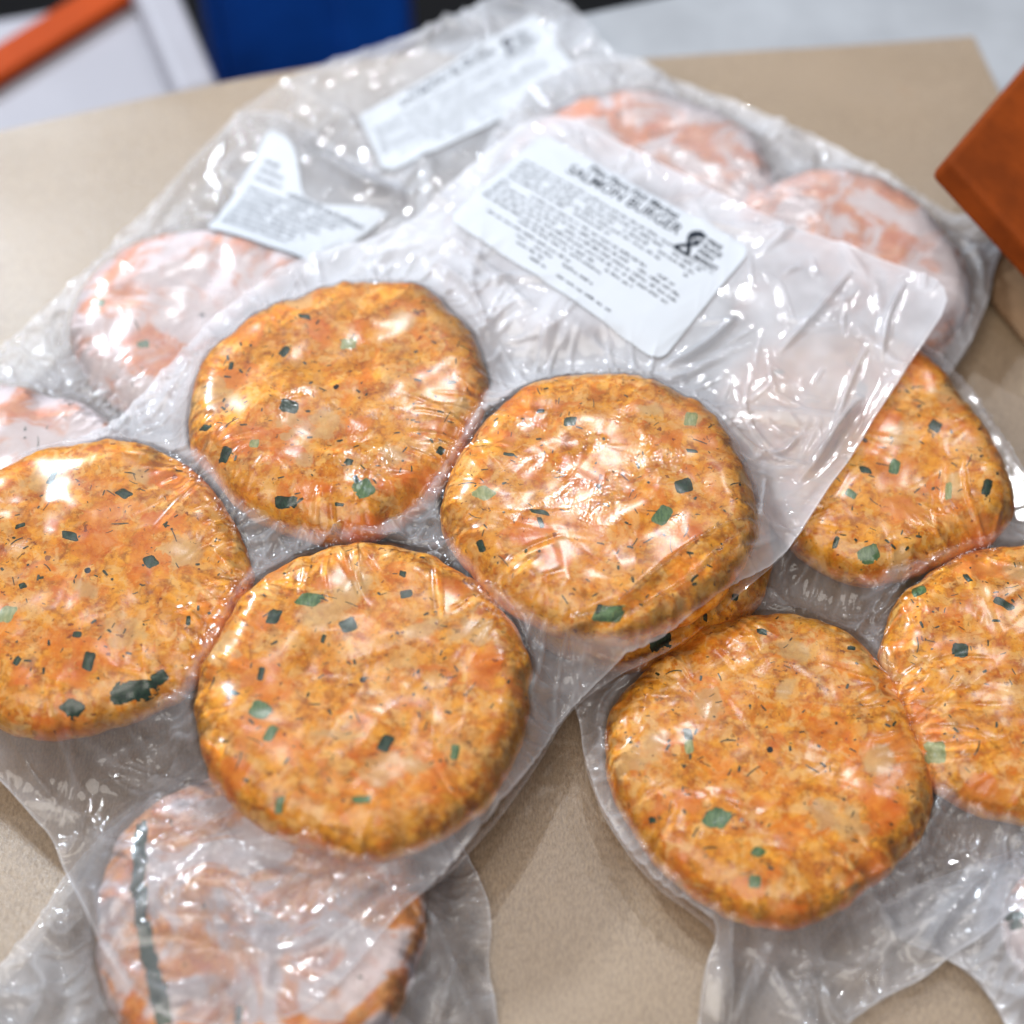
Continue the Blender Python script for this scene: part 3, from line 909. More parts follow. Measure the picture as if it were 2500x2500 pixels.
    for kk in patties:
        p = PATTIES[kk]
        for _ in range(78):
            t_ = rs.uniform(-math.pi, math.pi)
            rr_ = float(p.R(t_)) * rs.uniform(1.02, 1.22)
            fold_add(fo, xs, ys, p.c[0] + rr_ * math.cos(t_), p.c[1] + rr_ * math.sin(t_), t_ + rs.normal(0, 0.30), rs.uniform(0.004, 0.022),
                     rs.uniform(0.0009, 0.0016), rs.uniform(0.0004, 0.0015), rs.uniform(-20, 20), rs)
    wrk = wrk + fo * (free * 0.6 + 0.4)
    if lab_poly is not None:
        lm = inside(lab_poly, XX, YY).astype(float)
        lm = blur(blur(lm, 5), 5)
        lin = inside(lab_poly, XX, YY)
        Am = np.stack([np.ones(lin.sum()), XX[lin], YY[lin], XX[lin] ** 2, XX[lin] * YY[lin], YY[lin] ** 2], 1)
        cf = np.linalg.lstsq(Am, h[lin], rcond=None)[0]
        hs = cf[0] + cf[1] * XX + cf[2] * YY + cf[3] * XX ** 2 + cf[4] * XX * YY + cf[5] * YY ** 2
        hs = hs + max(0.0, np.percentile((sup + 0.0006 - hs)[lin], 99))
        h = np.where(lm > 0.02, np.maximum(h * (1 - lm) + hs * lm, np.maximum(sup + 0.0004, h * (1 - lm) + hs * lm)), h)
        wrk = wrk * (1 - 0.93 * lm)
    h = h + wrk
    for c in creases:
        pts = at_np(c[0], c[3] if len(c) > 3 else zed + 0.008)[:, :2]
        pts = resample_open(pts)
        h = h + seg_ridge(XX, YY, pts, c[1], c[2])
    # milky haze of the film
    hz = np.full(XX.shape, haze0)
    wsum = np.full(XX.shape, 0.15)
    hz = hz * wsum
    for (px, py, val, rad) in haze_pts:
        q = at(px, py, zed + 0.01)
        g = np.exp(-((XX - q[0]) ** 2 + (YY - q[1]) ** 2) / (rad ** 2))
        hz += g * val
        wsum += g
    hz /= wsum
    hz = hz * (1 - (1 - veil) * contact)
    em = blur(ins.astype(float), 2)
    hz = hz + 0.20 * sstep(0.85, 0.5, em)                            # whiter cut edge, caught light painted into the haze
    hz = np.clip(hz * (1 + 0.5 * fbm(XX * 80, YY * 80, seed + 71, 3)) + 0.10 * np.clip(wrk / 0.0016, 0, 1) * free, 0, 0.92)
    glt = 0.03 + 0.16 * sstep(0.12, 0.45, fbm(XX * 45, YY * 45, seed + 72, 3)) * contact
    for (px, py, rad, val) in glitter:
        q = at(px, py, zed + 0.02)
        dn2 = ((XX - q[0]) ** 2 + (YY - q[1]) ** 2) / rad ** 2
        glt = glt + val * np.exp(-dn2) * sstep(-0.2, 0.3, fbm(XX * 120, YY * 120, seed + 73, 2))
    full = np.array(S)
    full[i0:i1, j0:j1] = h
    HZ = np.zeros_like(S)
    HZ[i0:i1, j0:j1] = hz
    GL = np.zeros_like(S)
    GL[i0:i1, j0:j1] = glt
    CT = np.zeros_like(S)
    CT[i0:i1, j0:j1] = contact
    root = thing(name, (cen[0], cen[1], 0.0012), label, 'vacuum pack', group)
    off = np.array([cen[0], cen[1], 0.0012])
    V, F = sheet_from_grid(xs, ys, P, lambda x, y: samp(full, x, y), off)
    wx_, wy_ = V[:, 0] + off[0], V[:, 1] + off[1]
    film = mesh_obj('top_film', V, F, M_FILM, root, attrs={'haze': samp(HZ, wx_, wy_), 'contact': samp(CT, wx_, wy_), 'glitter': samp(GL, wx_, wy_)})
    # lower film: shows around the food only
    low = np.array(S)
    lowv = np.minimum(h - 0.0009, O0 - 0.0001)
    low[i0:i1, j0:j1] = blur(np.maximum(lowv, sup + 0.0002), 2)
    PT = np.zeros_like(S)
    PT[i0:i1, j0:j1] = (pobs > 0)
    st = 3
    V, F = sheet_from_grid(xs[::st], ys[::st], P, lambda x, y: np.minimum(samp(low, x, y), samp(full, x, y) - 0.0006), off,
                           hole=lambda x, y: samp(PT, x, y) > 0.5)
    wx_, wy_ = V[:, 0] + off[0], V[:, 1] + off[1]
    mesh_obj('bottom_film', V, F, M_FILM, root, attrs={'haze': samp(HZ, wx_, wy_) * 0.55, 'contact': np.zeros(len(V)), 'glitter': np.zeros(len(V))})
    sub = S[i0:i1, j0:j1]
    S[i0:i1, j0:j1] = np.where(ins, np.maximum(sub, h + 0.0003), sub)
    PACK[key] = (root, full, off)
    return root


def resample_open(P, rounds=2):
    P = np.asarray(P, float)
    for _ in range(rounds):
        Q = [P[0]]
        for i in range(len(P) - 1):
            Q.append(0.75 * P[i] + 0.25 * P[i + 1])
            Q.append(0.25 * P[i] + 0.75 * P[i + 1])
        Q.append(P[-1])
        P = np.array(Q)
    return P


def lab_quad(corners, z):
    return at_np(corners, z)[:, :2]


# labels: corners in photo px, in reading order (top left, top right, bottom right, bottom left)
LAB_A = lab_quad([(1325, 295), (1837, 603), (1613, 859), (1092, 528)], 0.036)
LAB_G = lab_quad([(873, 269), (1307, 26), (1425, 185), (940, 404)], 0.020)
LAB_F = lab_quad([(655, 300), (985, 470), (770, 640), (500, 566)], 0.022)

GP = 'vacuum packs piled on the kraft paper'
pack('G', [(520, 340), (700, 210), (900, 140), (1130, 60), (1210, 10), (1330, 5), (1420, 60), (1480, 150), (1640, 200), (1700, 420), (1300, 640), (800, 640), (560, 520)], [], (0.012, 0.0, 0.02),
     'empty clear film end of a pack at the back carrying a tilted white label', GP, haze0=0.16, wr=1.2, seed=201, lab_poly=LAB_G,
     haze_pts=[(1150, 230, 0.45, 0.04), (600, 420, 0.22, 0.03), (900, 500, 0.52, 0.03)])
pack('F', [(-420, 1150), (-300, 960), (-60, 915), (60, 820), (181, 713), (310, 585), (420, 470), (520, 360), (640, 290), (760, 350), (900, 450), (1010, 480), (1000, 720), (800, 1000), (400, 1300), (-100, 1450)], ['F1', 'F2'], (0.010, 0.0, 0.03),
     'hazy pack of frosted patties at the left under the front pack with a curled label', GP, haze0=0.22, wr=1.3, seed=301, veil=0.55, lab_poly=LAB_F,
     haze_pts=[(400, 700, 0.4, 0.03), (650, 750, 0.5, 0.03), (850, 580, 0.45, 0.03), (200, 760, 0.20, 0.02), (420, 500, 0.20, 0.025), (60, 960, 0.35, 0.02)],
     creases=[([(330, 600), (450, 420), (560, 330)], 0.002, 0.004), ([(760, 380), (880, 470), (990, 470)], 0.004, 0.006)])
pack('C', [(1150, 500), (1220, 330), (1330, 215), (1480, 180), (1640, 195), (1820, 262), (1960, 330), (2100, 400), (2230, 470), (2350, 545), (2410, 500), (2455, 570), (2430, 640), (2405, 760), (2345, 900), (2240, 1010), (1900, 1050), (1500, 1000), (1150, 900), (1000, 800), (980, 650)], ['C1', 'C2', 'C3'], (0.008, 0.0, 0.0),
     'milky pack of frosted patties at the back right, under the label pack', GP, haze0=0.35, wr=1.3, seed=401, veil=0.5,
     haze_pts=[(1500, 350, 0.45, 0.04), (1900, 500, 0.55, 0.04), (2150, 600, 0.25, 0.02), (2380, 700, 0.40, 0.02), (2300, 480, 0.25, 0.015)],
     creases=[([(2330, 560), (2400, 620), (2400, 720)], 0.003, 0.005), ([(1880, 300), (1940, 330), (2000, 380)], 0.003, 0.006)])
pack('D', [(-80, 2440), (30, 2330), (100, 2238), (170, 2110), (400, 1960), (800, 1930), (1100, 2020), (1170, 2130), (1205, 2250), (1190, 2350), (1215, 2450), (1240, 2700), (-120, 2700)], ['P9'], (0.0045, 0.0, 0.0),
     'crumpled pack at the bottom left with one lightly frosted patty', GP, haze0=0.15, wr=1.8, seed=501,
     haze_pts=[(60, 2450, 0.30, 0.012), (1130, 2440, 0.22, 0.012), (1150, 2250, 0.10, 0.015), (200, 2200, 0.12, 0.01), (600, 2300, 0.12, 0.03)],
     creases=[([(1010, 2200), (1100, 2330), (1120, 2420), (1180, 2500)], 0.0025, 0.009), ([(1060, 2500), (1120, 2360), (1180, 2330)], 0.002, 0.006), ([(100, 2240), (150, 2290), (215, 2230)], 0.0016, 0.005), ([(60, 2330), (120, 2400), (60, 2490)], 0.003, 0.006)])
pack('E', [(2120, 2230), (2250, 2160), (2420, 2100), (2650, 2020), (2700, 2650), (2480, 2560), (2420, 2440), (2330, 2350), (2200, 2300)], ['E1'], (0.005, 0.0, 0.0),
     'hazy pack corner at the bottom right, mostly out of the picture', GP, haze0=0.42, wr=1.8, seed=601, veil=0.5)
pack('B', [(2242, 872), (2300, 890), (2365, 945), (2450, 1080), (2520, 1190), (2900, 1300), (3000, 1900), (2800, 2150), (2560, 2210), (2400, 2290), (2270, 2372), (2180, 2420), (2090, 2480), (2030, 2560), (1970, 2700), (1690, 2700), (1705, 2480), (1722, 2350), (1755, 2285), (1705, 2245), (1600, 2165), (1515, 2068), (1456, 1955), (1424, 1850), (1415, 1755), (1390, 1700), (1370, 1690), (1300, 1600), (1100, 1450), (1080, 1150), (1400, 950), (1700, 800), (2000, 790)], ['P5', 'P6', 'P7', 'P8'], [(1430, 1800, .012), (1480, 1950, .012), (1610, 2150, .012), (1750, 2280, .008), (1700, 2600, .004), (2100, 2480, .005), (2500, 2220, .008), (2900, 1800, .010), (2500, 1190, .014), (2300, 900, .016), (2050, 1420, .006), (2180, 2050, .006), (1400, 1690, .012), (1200, 1300, .012), (1700, 800, .014), (2000, 2330, .005)],
     'clear pack of four orange patties at the right with a loose crumpled tail in front', GP, haze0=0.14, wr=1.7, seed=701,
     haze_pts=[(2050, 1420, 0.05, 0.015), (2180, 2050, 0.05, 0.012), (1800, 2400, 0.13, 0.02), (2250, 2200, 0.26, 0.015), (2400, 2330, 0.30, 0.015), (1500, 1950, 0.25, 0.01)],
     creases=[([(1790, 2250), (1782, 2330), (1790, 2420), (1775, 2520)], 0.0016, 0.006, 0.012), ([(1850, 2330), (1820, 2420), (1800, 2490)], 0.0013, 0.004, 0.012),
              ([(1965, 2370), (2000, 2440), (1995, 2510)], 0.0015, 0.004, 0.012), ([(2020, 2370), (2030, 2450), (2075, 2490), (2130, 2465), (2230, 2400)], 0.0014, 0.004, 0.012),
              ([(2060, 2230), (2200, 2160), (2330, 2090), (2400, 2070)], 0.0014, 0.004, 0.012), ([(2080, 2250), (2230, 2190), (2320, 2110)], 0.0012, 0.003, 0.012), ([(2250, 2330), (2310, 2240), (2350, 2190), (2420, 2130)], 0.002, 0.006, 0.012),
              ([(2030, 2210), (2180, 2140), (2300, 2060)], 0.001, 0.003, 0.012),
              ([(1330, 2250), (1500, 1980), (1470, 1850)], 0.0012, 0.001, 0.01), ([(2080, 1560), (2150, 1460), (2240, 1400)], 0.0014, 0.004, 0.018), ([(2110, 1530), (2200, 1450), (2300, 1380)], 0.001, 0.003, 0.018), ([(1860, 1470), (1900, 1490), (2000, 1500)], 0.001, 0.003, 0.018),
              ([(1475, 1845), (1450, 1770), (1480, 1700), (1560, 1660)], 0.0012, 0.003, 0.014)])
pack('A', [(2343, 700), (2215, 905), (2090, 1090), (1932, 1342), (1780, 1474), (1595, 1612), (1480, 1668), (1420, 1712), (1370, 1770), (1300, 1895), (1152, 2080), (1050, 2165), (960, 2240), (860, 2370), (720, 2500), (430, 2510), (320, 2420), (240, 2300), (205, 2213), (157, 2135), (120, 2031), (83, 1998), (0, 1899), (-120, 1800), (-300, 1700), (-330, 1350), (-120, 1200), (0, 1153), (194, 1082), (310, 1014), (430, 880), (556, 740), (744, 622), (940, 575), (1012, 538), (1100, 450), (1200, 360), (1290, 285), (1400, 280), (1560, 370), (1800, 500), (2000, 580), (2180, 645)], ['P1', 'P2', 'P3', 'P4'], [(2340, 700, .034), (1930, 1340, .033), (1600, 1600, .028), (1400, 1710, .022), (1150, 2070, .020), (960, 2240, .027), (700, 2500, .026), (300, 2420, .024), (150, 2100, .012), (0, 1900, .015), (-300, 1500, .018), (0, 1150, .024), (430, 880, .028), (750, 620, .028), (1100, 450, .030), (1300, 290, .030), (2000, 580, .034), (1050, 1360, .022), (700, 1330, .020), (350, 1950, .012)],
     'large clear pack of four orange patties on top of the pile with white printed label', GP, haze0=0.20, wr=0.9, seed=801, lab_poly=LAB_A,
     glitter=[(870, 1150, 0.012, 1.0), (900, 1190, 0.010, 1.0), (1480, 1160, 0.018, 1.1), (1350, 1010, 0.014, 0.9), (1650, 1200, 0.010, 0.8), (730, 1000, 0.008, 0.8), (900, 850, 0.012, 0.4)],
     haze_pts=[(2130, 930, 0.40, 0.035), (2100, 750, 0.62, 0.03), (1400, 600, 0.70, 0.06), (900, 640, 0.62, 0.03), (1000, 780, 0.60, 0.03), (450, 1000, 0.55, 0.03), (1900, 1250, 0.38, 0.02),
               (1050, 1360, 0.22, 0.02), (700, 1330, 0.22, 0.02), (1500, 1600, 0.22, 0.015), (1250, 1900, 0.20, 0.02), (150, 1950, 0.10, 0.02), (350, 1900, 0.08, 0.02), (700, 2150, 0.13, 0.02), (350, 2150, 0.12, 0.02), (500, 2350, 0.14, 0.03), (340, 2090, 0.03, 0.012), (370, 2330, 0.03, 0.014)],
     creases=[([(2096, 970), (2040, 1050), (1976, 1122)], 0.0011, 0.003, 0.034), ([(1700, 965), (1800, 1060), (1873, 1105), (1976, 1122)], 0.0013, 0.003, 0.036), ([(1950, 1170), (2000, 1120), (2060, 1030), (2110, 960)], 0.0014, 0.003, 0.034),
              ([(1870, 1160), (1860, 1230), (1852, 1290)], 0.0008, 0.0025, 0.036), ([(1800, 920), (1840, 1040), (1900, 1090)], 0.0007, 0.002, 0.036), ([(1880, 1100), (1920, 1090), (1950, 1055)], 0.0007, 0.002, 0.036),
              ([(1860, 1300), (1760, 1340), (1640, 1420), (1500, 1540)], 0.0011, 0.004, 0.036), ([(1840, 1320), (1770, 1380), (1700, 1450)], 0.0009, 0.003, 0.036), ([(1900, 1330), (1740, 1460), (1580, 1560), (1430, 1620)], 0.0018, 0.004, 0.030),
              ([(1700, 1395), (1560, 1490), (1440, 1590)], 0.0009, 0.003, 0.036),
              ([(2343, 705), (2200, 900), (2080, 1100)], 0.004, 0.0015, 0.036),
              ([(1310, 1600), (1420, 1590), (1560, 1560)], 0.0014, 0.004, 0.028), ([(1300, 1620), (1380, 1640), (1440, 1640)], 0.001, 0.003, 0.028),
              ([(790, 1350), (825, 1318), (840, 1300)], 0.0007, 0.003, 0.036), ([(840, 1305), (880, 1340), (1000, 1330)], 0.0007, 0.002, 0.034), ([(1080, 1560), (1060, 1340), (1120, 1400)], 0.0007, 0.0015, 0.034),
              ([(1310, 1650), (1290, 1560), (1240, 1480), (1180, 1440)], 0.0009, 0.002, 0.040), ([(690, 2050), (740, 2020), (790, 2045)], 0.0009, 0.0025, 0.04),
              ([(400, 1780), (470, 1840), (560, 1900)], 0.0016, 0.005, 0.026), ([(210, 1830), (300, 1900), (390, 1960), (480, 1900)], 0.0015, 0.004, 0.024), ([(230, 1850), (330, 1850), (470, 1930)], 0.0011, 0.003, 0.024), ([(30, 1810), (90, 1900), (130, 1930)], 0.001, 0.003, 0.022), ([(210, 1920), (190, 2000), (150, 2060)], 0.0009, 0.002, 0.02),
              ([(370, 2220), (450, 2215), (560, 2220)], 0.0025, 0.004, 0.030), ([(300, 2270), (420, 2240), (560, 2290), (720, 2300), (850, 2230), (1000, 2140)], 0.003, 0.005, 0.030), ([(390, 2440), (470, 2410), (550, 2395)], 0.002, 0.004, 0.030), ([(560, 2090), (680, 2100), (760, 2120)], 0.0022, 0.004, 0.030), ([(830, 2250), (900, 2180), (950, 2140)], 0.0018, 0.004, 0.030),
              ([(1400, 880), (1550, 905), (1680, 900)], 0.0012, 0.003, 0.036), ([(1620, 870), (1720, 830), (1800, 760)], 0.0012, 0.003, 0.036), ([(1900, 860), (2000, 760), (2080, 660)], 0.0012, 0.002, 0.034), ([(2150, 880), (2170, 760), (2210, 690)], 0.0009, 0.002, 0.034),
              ([(1040, 620), (1150, 700), (1200, 830)], 0.0018, 0.003, 0.034), ([(1080, 560), (1180, 640), (1300, 760)], 0.0014, 0.002, 0.034), ([(560, 745), (440, 900), (320, 1020)], 0.003, 0.002, 0.026)])


# ------------------------------------------------------------------ labels on the packs
def label_print(packkey, quad, items, clip=None, lift=0.0006):
    root, H, off = PACK[packkey]
    Hs = blur(H, 3)
    q = quad

    def uv(u, v):
        u = np.asarray(u, float)[..., None]
        v = np.asarray(v, float)[..., None]
        return (q[0] * (1 - u) + q[1] * u) * (1 - v) + (q[3] * (1 - u) + q[2] * u) * v

    def place(u, v, up):
        p = uv(u, v)
        z = np.maximum(samp(H, p[..., 0], p[..., 1]), samp(Hs, p[..., 0], p[..., 1])) + up
        return np.stack([p[..., 0] - off[0], p[..., 1] - off[1], z - off[2]], -1)

    # sticker
    n, m = 180, 120
    U, Vv = np.meshgrid(np.linspace(0, 1, n), np.linspace(0, 1, m), indexing='ij')
    # rounded corners
    asp = np.linalg.norm(q[1] - q[0]) / np.linalg.norm(q[3] - q[0])
    rad = 0.09
    cu, cv = np.abs(U - 0.5) * asp, np.abs(Vv - 0.5)
    ex, ey = cu - (0.5 * asp - rad), cv - (0.5 - rad)
    both = (ex > 0) & (ey > 0)
    l = np.hypot(ex, ey)
    f = np.where(both & (l > rad), rad / np.maximum(l, 1e-9), 1.0)
    ex2, ey2 = ex * f, ey * f
    U2 = np.where(both, 0.5 + np.sign(U - 0.5) * (0.5 * asp - rad + ex2) / asp, U)
    V2 = np.where(both, 0.5 + np.sign(Vv - 0.5) * (0.5 - rad + ey2), Vv)
    P = place(U2, V2, lift)
    idx = np.arange(n * m).reshape(n, m)
    F = np.stack([idx[:-1, :-1], idx[1:, :-1], idx[1:, 1:], idx[:-1, 1:]], -1).reshape(-1, 4)
    if clip is not None:
        ok = ~clip(U2, V2).ravel()
        F = F[ok[F].all(1)]
    st = mesh_obj('label_sticker', P.reshape(-1, 3), F[:, ::-1] if False else F, M_LABEL, root)
    st['label'] = 'white printed paper label'
    V = []
    FF = []

    def quadp(pts):
        b = len(V)
        pts = np.array(pts)
        if clip is not None and clip(pts[:, 0], pts[:, 1]).any():
            return
        for w_ in place(pts[:, 0], pts[:, 1], lift + 0.00018):
            V.append(w_)
        FF.append(list(range(b, b + len(pts))))

    def words(u0, u1, v, hgt, rs, dens=0.9):
        u = u0
        while u < u1:
            wl = rs.uniform(0.012, 0.05)
            if rs.rand() < dens:
                uu = u
                while uu < min(u + wl, u1):
                    cw = rs.uniform(0.0045, 0.0075)
                    hh = hgt * rs.choice([0.62, 0.7, 1.0])
                    # a tiny character: two strokes
                    quadp([(uu, v), (uu + cw * 0.5, v), (uu + cw * 0.5, v - hh), (uu, v - hh)][::-1])
                    if rs.rand() < 0.7:
                        vv = v - hh * rs.choice([0.2, 0.55, 0.95])
                        quadp([(uu + cw * 0.35, vv + hgt * 0.2), (uu + cw * 0.95, vv + hgt * 0.2), (uu + cw * 0.95, vv - hgt * 0.12), (uu + cw * 0.35, vv - hgt * 0.12)][::-1])
                    if rs.rand() < 0.5:
                        quadp([(uu + cw * 0.62, v), (uu + cw * 0.9, v), (uu + cw * 0.9, v - hgt * 0.66), (uu + cw * 0.62, v - hgt * 0.66)][::-1])
                    uu += cw * 1.4
            u += wl + 0.014

    def text(s_, u0, u1, v0, v1, bold=0.0):
        cu_ = bpy.data.curves.new('t', 'FONT')
        cu_.body = s_
        cu_.size = 1.0
        cu_.offset = bold
        cu_.resolution_u = 3
        to = bpy.data.objects.new('t', cu_)
        COL.objects.link(to)
        dg = bpy.context.evaluated_depsgraph_get()
        me = bpy.data.meshes.new_from_object(to.evaluated_get(dg))
        co = np.array([v.co[:] for v in me.vertices])
        fs = [list(p.vertices) for p in me.polygons]
        bpy.data.objects.remove(to)
        bpy.data.curves.remove(cu_)
        bpy.data.meshes.remove(me)
        a, b_ = co.min(0), co.max(0)
        uu = u0 + (co[:, 0] - a[0]) / (b_[0] - a[0]) * (u1 - u0)
        vv = v1 - (co[:, 1] - a[1]) / (b_[1] - a[1]) * (v1 - v0)
        base = len(V)
        for w_ in place(uu, vv, lift + 0.0002):
            V.append(w_)
        bad = clip(uu, vv) if clip is not None else np.zeros(len(uu), bool)
        for f_ in fs:
            if not bad[f_].any():
                FF.append([base + i for i in f_])

    def stroke(pts, wd):
        p = resample_open(np.array(pts, float), 3)
        d_ = np.gradient(p, axis=0)
        d_[:, 0] *= asp
        nn = np.stack([-d_[:, 1], d_[:, 0]], 1)
        nn /= np.linalg.norm(nn, axis=1)[:, None] + 1e-9
        nn[:, 0] /= asp
        wd_ = wd * (np.ones(len(p)) if np.isscalar(wd) else 1)
        A = p + nn * wd_[:, None]
        B = p - nn * wd_[:, None]
        for i in range(len(p) - 1):
            quadp([A[i], A[i + 1], B[i + 1], B[i]])

    rs = np.random.RandomState(5)
    for it in items:
        if it[0] == 't':
            text(*it[1:])
        elif it[0] == 'w':
            words(it[1], it[2], it[3], it[4], rs, it[5] if len(it) > 5 else 0.93)
        elif it[0] == 's':
            stroke(it[1], it[2])
        elif it[0] == 'p':
            quadp(it[1])
    mesh_obj('label_print', np.array(V), FF, M_INK if packkey == 'A' else M_INK2, st, smooth=False)


def logo(u0, v0, su, sv):
    """ribbon-like fish emblem and the four stacked words beside it"""
    def q(a, b):
        return (u0 + a * su, v0 + b * sv)
    it = []
    it.append(('s', [q(0.02, 0.98), q(0.12, 0.80), q(0.30, 0.55), q(0.40, 0.40)], 0.013))
    it.append(('s', [q(0.02, 0.98), q(0.20, 0.99), q(0.38, 0.98)], 0.012))
    it.append(('s', [q(0.38, 0.98), q(0.30, 0.75), q(0.18, 0.50), q(0.10, 0.28), q(0.16, 0.08), q(0.30, -0.02)], 0.014))
    it.append(('p', [q(0.14, 0.36), q(0.12, 0.20), q(0.20, 0.04), q(0.34, -0.03), q(0.44, 0.02), q(0.40, 0.14), q(0.28, 0.20), q(0.22, 0.34)][::-1]))
    it.append(('s', [q(0.24, 0.40), q(0.36, 0.34), q(0.42, 0.22)], 0.010))
    for i, s_ in enumerate(['PIKE', 'PLACE', 'FISH', 'MARKET']):
        wdt = [0.36, 0.47, 0.37, 0.60][i]
        it.append(('t', s_, *(u0 + 0.50 * su, u0 + (0.50 + wdt) * su), v0 + (0.03 + 0.25 * i) * sv, v0 + (0.03 + 0.25 * i + 0.18) * sv, 0.02))
    it.append(('w', u0 + 0.5 * su, u0 + 1.1 * su, v0 + 1.09 * sv, 0.012))
    return it


ITEMS = [('t', 'Pike Place Fish Market', 0.27, 0.69, 0.035, 0.095, 0.010), ('t', 'SALMON BURGER', 0.205, 0.735, 0.112, 0.200, 0.002)]
ITEMS += logo(0.755, 0.085, 0.175, 0.205)
vv = 0.295
for i, (a, b) in enumerate([(0.04, 0.86), (0.04, 0.90), (0.04, 0.89), (0.04, 0.87), (0.04, 0.53)]):
    ITEMS.append(('w', a, b, vv + i * 0.044, 0.021))
for i, (a, b) in enumerate([(0.035, 0.86), (0.035, 0.90), (0.035, 0.91), (0.03, 0.88), (0.03, 0.74)]):
    ITEMS.append(('w', a, b, vv + 0.235 + i * 0.044, 0.021))
ITEMS.append(('w', 0.22, 0.62, 0.745, 0.02, 0.8))
for i, (a, b) in enumerate([(0.10, 0.50), (0.26, 0.62), (0.28, 0.40), (0.36, 0.80)]):
    ITEMS.append(('w', a, b, 0.80 + i * 0.042, 0.020, 0.85))
label_print('A', LAB_A, ITEMS)
label_print('G', LAB_G, ITEMS)


def clipF(u, v):
    # the top of this label is bent back with the film
    return v < 0.36 * sstep(0.12, 0.50, u) - 0.20 * sstep(0.60, 1.0, u) + 0.015 * np.sin(u * 15)


label_print('F', LAB_F, [('w', 0.36, 0.95, 0.44, 0.06), ('w', 0.08, 0.20, 0.26, 0.04), ('w', 0.08, 0.26, 0.33, 0.04), ('w', 0.08, 0.30, 0.40, 0.04)] + [('w', 0.08, 0.86 - 0.03 * i, 0.50 + 0.055 * i, 0.036) for i in range(8)], clip=clipF)

# ------------------------------------------------------------------ background things
def hexa(name, b, t, mat, parent=None, bevel=0.004):
    """eight-cornered block from bottom and top outlines"""
    v = [tuple(p) for p in b] + [tuple(p) for p in t]
    f = [[3, 2, 1, 0], [4, 5, 6, 7], [0, 1, 5, 4], [1, 2, 6, 5], [2, 3, 7, 6], [3, 0, 4, 7]]
    o = mesh_obj(name, v, f, mat, parent, smooth=False)
    if bevel:
        m = o.modifiers.new('bevel', 'BEVEL')
        m.width = bevel
        m.segments = 3
    return o


# blue bin standing behind the counter
zt, zb = -0.10, -0.42
t0, t1 = at(520, -40, zt), at(965, -88, zt)
dd = (t1 - t0) / np.linalg.norm(t1 - t0)
pp = np.array([-dd[1], dd[0], 0])
bin_ = thing('blue_bin', (t0[0], t0[1], zb), 'deep blue plastic bin behind the far counter edge', 'bin')
o3 = np.array([t0[0], t0[1], zb])


def rel(*pts):
    return [p - o3 for p in pts]


L_ = np.linalg.norm(t1 - t0)
c0, c1, c2, c3 = t0, t1, t1 + pp * 0.2, t0 + pp * 0.2
dz = np.array([0, 0, zt - zb])
th_ = 0.006


def wall_piece(nm, a, b, n_in, top, mat):
    base = [a - dz * 0 - np.array([0, 0, zt - zb]), b - np.array([0, 0, zt - zb])]
    return hexa(nm, rel(base[0], base[1], base[1] + n_in * th_, base[0] + n_in * th_), rel(a, b, b + n_in * th_, a + n_in * th_), mat, bin_, 0.0015)


wall_piece('bin_wall', c0, c1, pp, zt, M_BLUE)
wall_piece('bin_wall', c1 + dd * 0.0005, c2 + dd * 0.0005, dd, zt, M_BLUE)
wall_piece('bin_wall', c2 + pp * 0.0005, c3 + pp * 0.0005, pp, zt, M_BLUE)
wall_piece('bin_wall', c3 - dd * 0.0005, c0 - dd * 0.0005, -dd, zt, M_BLUE)
hexa('bin_corner_post', rel(*(p - dz for p in (c1 - dd * 0.030 - pp * 0.008, c1 + dd * 0.004 - pp * 0.008, c1 + dd * 0.004, c1 - dd * 0.030))),
     rel(c1 - dd * 0.030 - pp * 0.008, c1 + dd * 0.004 - pp * 0.008, c1 + dd * 0.004, c1 - dd * 0.030), M_BLUE, bin_, 0.003)

hexa('bin_dark_fill', rel(*(p - np.array([0, 0, 0.03]) + w_ for p, w_ in ((c0, pp * 0.008 + dd * 0.002), (c1, pp * 0.008 - dd * 0.002), (c2, -pp * 0.002 - dd * 0.002), (c3, -pp * 0.002 + dd * 0.002)))),
     rel(*(p - np.array([0, 0, 0.004]) + w_ for p, w_ in ((c0, pp * 0.008 + dd * 0.002), (c1, pp * 0.008 - dd * 0.002), (c2, -pp * 0.002 - dd * 0.002), (c3, -pp * 0.002 + dd * 0.002)))), M_BLACK, bin_, 0.0)  # added black block, stands in for the darkness inside the bin

# white insulated box with an orange band, left of the bin
zt2 = -0.06
a0 = at(545, 260, zt2)
a1 = at(415, -40, zt2)
a2 = at(-350, 90, zt2)
a3 = at(-250, 520, zt2)
o3 = np.array([a0[0], a0[1], -0.5])
wb_ = thing('white_box', tuple(o3), 'white box with an orange band behind the counter at top left', 'box')
low_ = [p + np.array([0, 0, -0.44]) for p in (a0, a1, a2, a3)]
hexa('box_body', rel(*low_), rel(a0, a1, a2, a3), M_WHITE, wb_, 0.008)
r_ = 0.012
rimz = np.array([0, 0, 0.014])
ud = (a1 - a0) / np.linalg.norm(a1 - a0)
vd = np.array([-ud[1], ud[0], 0])
hexa('box_rim', rel(a0 + rimz * 0.05, a1 + rimz * 0.05, a1 + vd * 0.02 + rimz * 0.05, a0 + vd * 0.02 + rimz * 0.05), rel(a0 + rimz, a1 + rimz, a1 + vd * 0.018 + rimz, a0 + vd * 0.018 + rimz), M_WHITE, wb_, 0.004)
b0, b1 = at(-160, 262, zt2 + 0.004), at(380, -75, zt2 + 0.004)
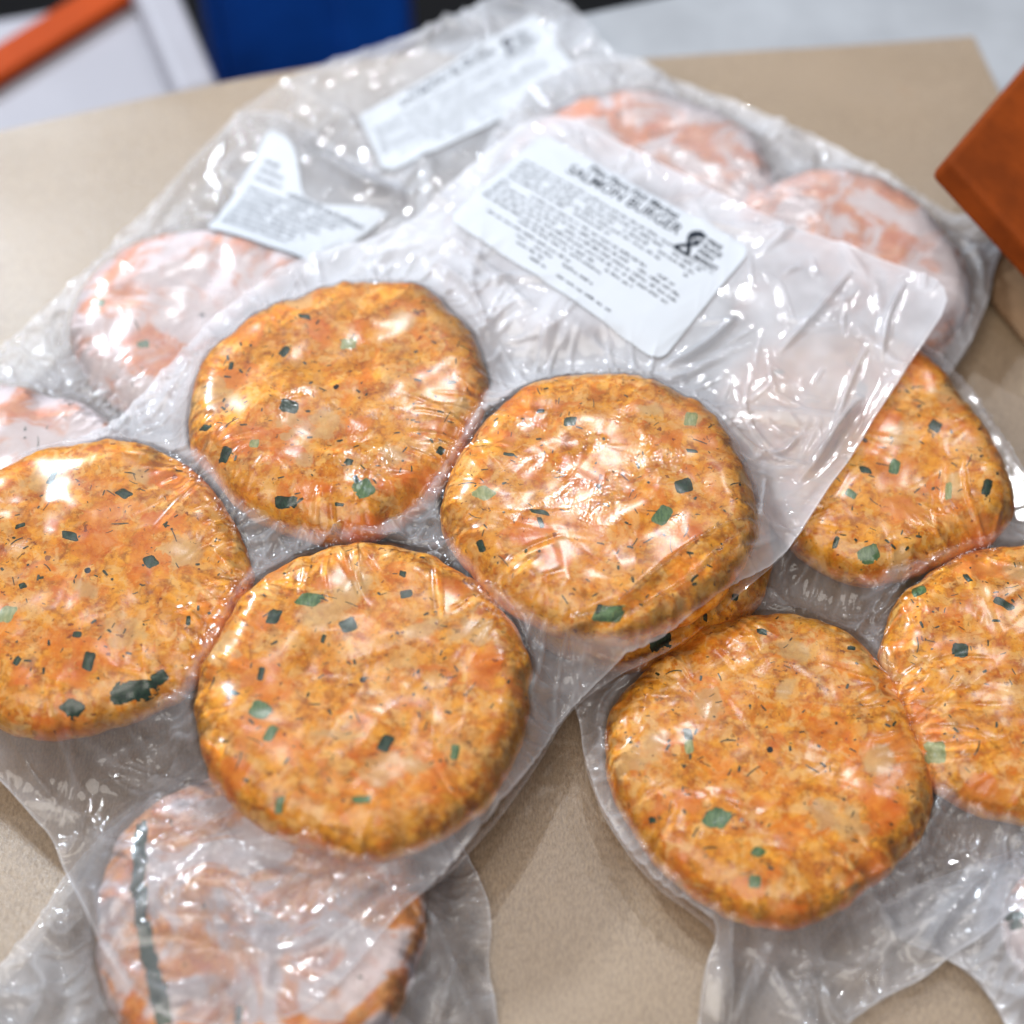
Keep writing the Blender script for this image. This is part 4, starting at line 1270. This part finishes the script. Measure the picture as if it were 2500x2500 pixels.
bd_ = (b1 - b0) / np.linalg.norm(b1 - b0)
bn = np.array([-bd_[1], bd_[0], 0]) * 0.0085
up4 = np.array([0, 0, 0.004])
hexa('orange_band', rel(b0 - bn - up4 * 0.8, b1 - bn - up4 * 0.8, b1 + bn - up4 * 0.8, b0 + bn - up4 * 0.8), rel(b0 - bn + up4, b1 - bn + up4, b1 + bn + up4, b0 + bn + up4), M_ORANGE, wb_, 0.002)

# brown card under the rust board, its straight edge throws a thin shadow on the paper
cp = [at(2436, 560, 0.004), at(2470, 470, 0.004), at(2900, 560, 0.004), at(2900, 1250, 0.004), at(2505, 842, 0.004), at(2418, 738, 0.004)]
card = slab('cardboard_flap', [(p[0], p[1]) for p in cp][::-1], 0.0030, 0.0060, simple_mat('brown_card', (0.20, 0.115, 0.058), 0.7, 0.10, 120), bevel=0.0004)
tag(card, 'flat brown cardboard piece lying under the rust orange board at the right edge', 'cardboard')

# rust coloured board: its corner reaches in at the right, the rest leans on the counter out of the picture
zc_ = 0.060
q0 = at(2313, 385, zc_)
q1 = at(2560, 655, zc_ - 0.016)
q3 = at(2570, 80, zc_ - 0.010)
q2 = q1 + q3 - q0
dn_ = np.cross(q1 - q0, q3 - q0)
dn_ = dn_ / np.linalg.norm(dn_) * (1 if dn_[2] > 0 else -1)
o3 = np.array([q2[0], q2[1], 0.0])
rb_ = thing('rust_board', tuple(o3), 'rust orange board whose corner reaches in from the right edge', 'board')
hexa('board_panel', rel(*(p - dn_ * 0.012 for p in (q0, q1, q2, q3))), rel(q0, q1, q2, q3), M_RUST, rb_, 0.0025)
qq = q2 - dn_ * 0.012
hexa('board_foot', rel(*(np.array([qq[0] - 0.03 + i * 0.04, qq[1] - 0.02 + j * 0.04, 0.0005]) for i, j in ((0, 0), (1, 0), (1, 1), (0, 1)))),
     rel(*(np.array([qq[0] - 0.03 + i * 0.04, qq[1] - 0.02 + j * 0.04, qq[2] + 0.002]) for i, j in ((0, 0), (1, 0), (1, 1), (0, 1)))), M_RUST, rb_, 0.001)
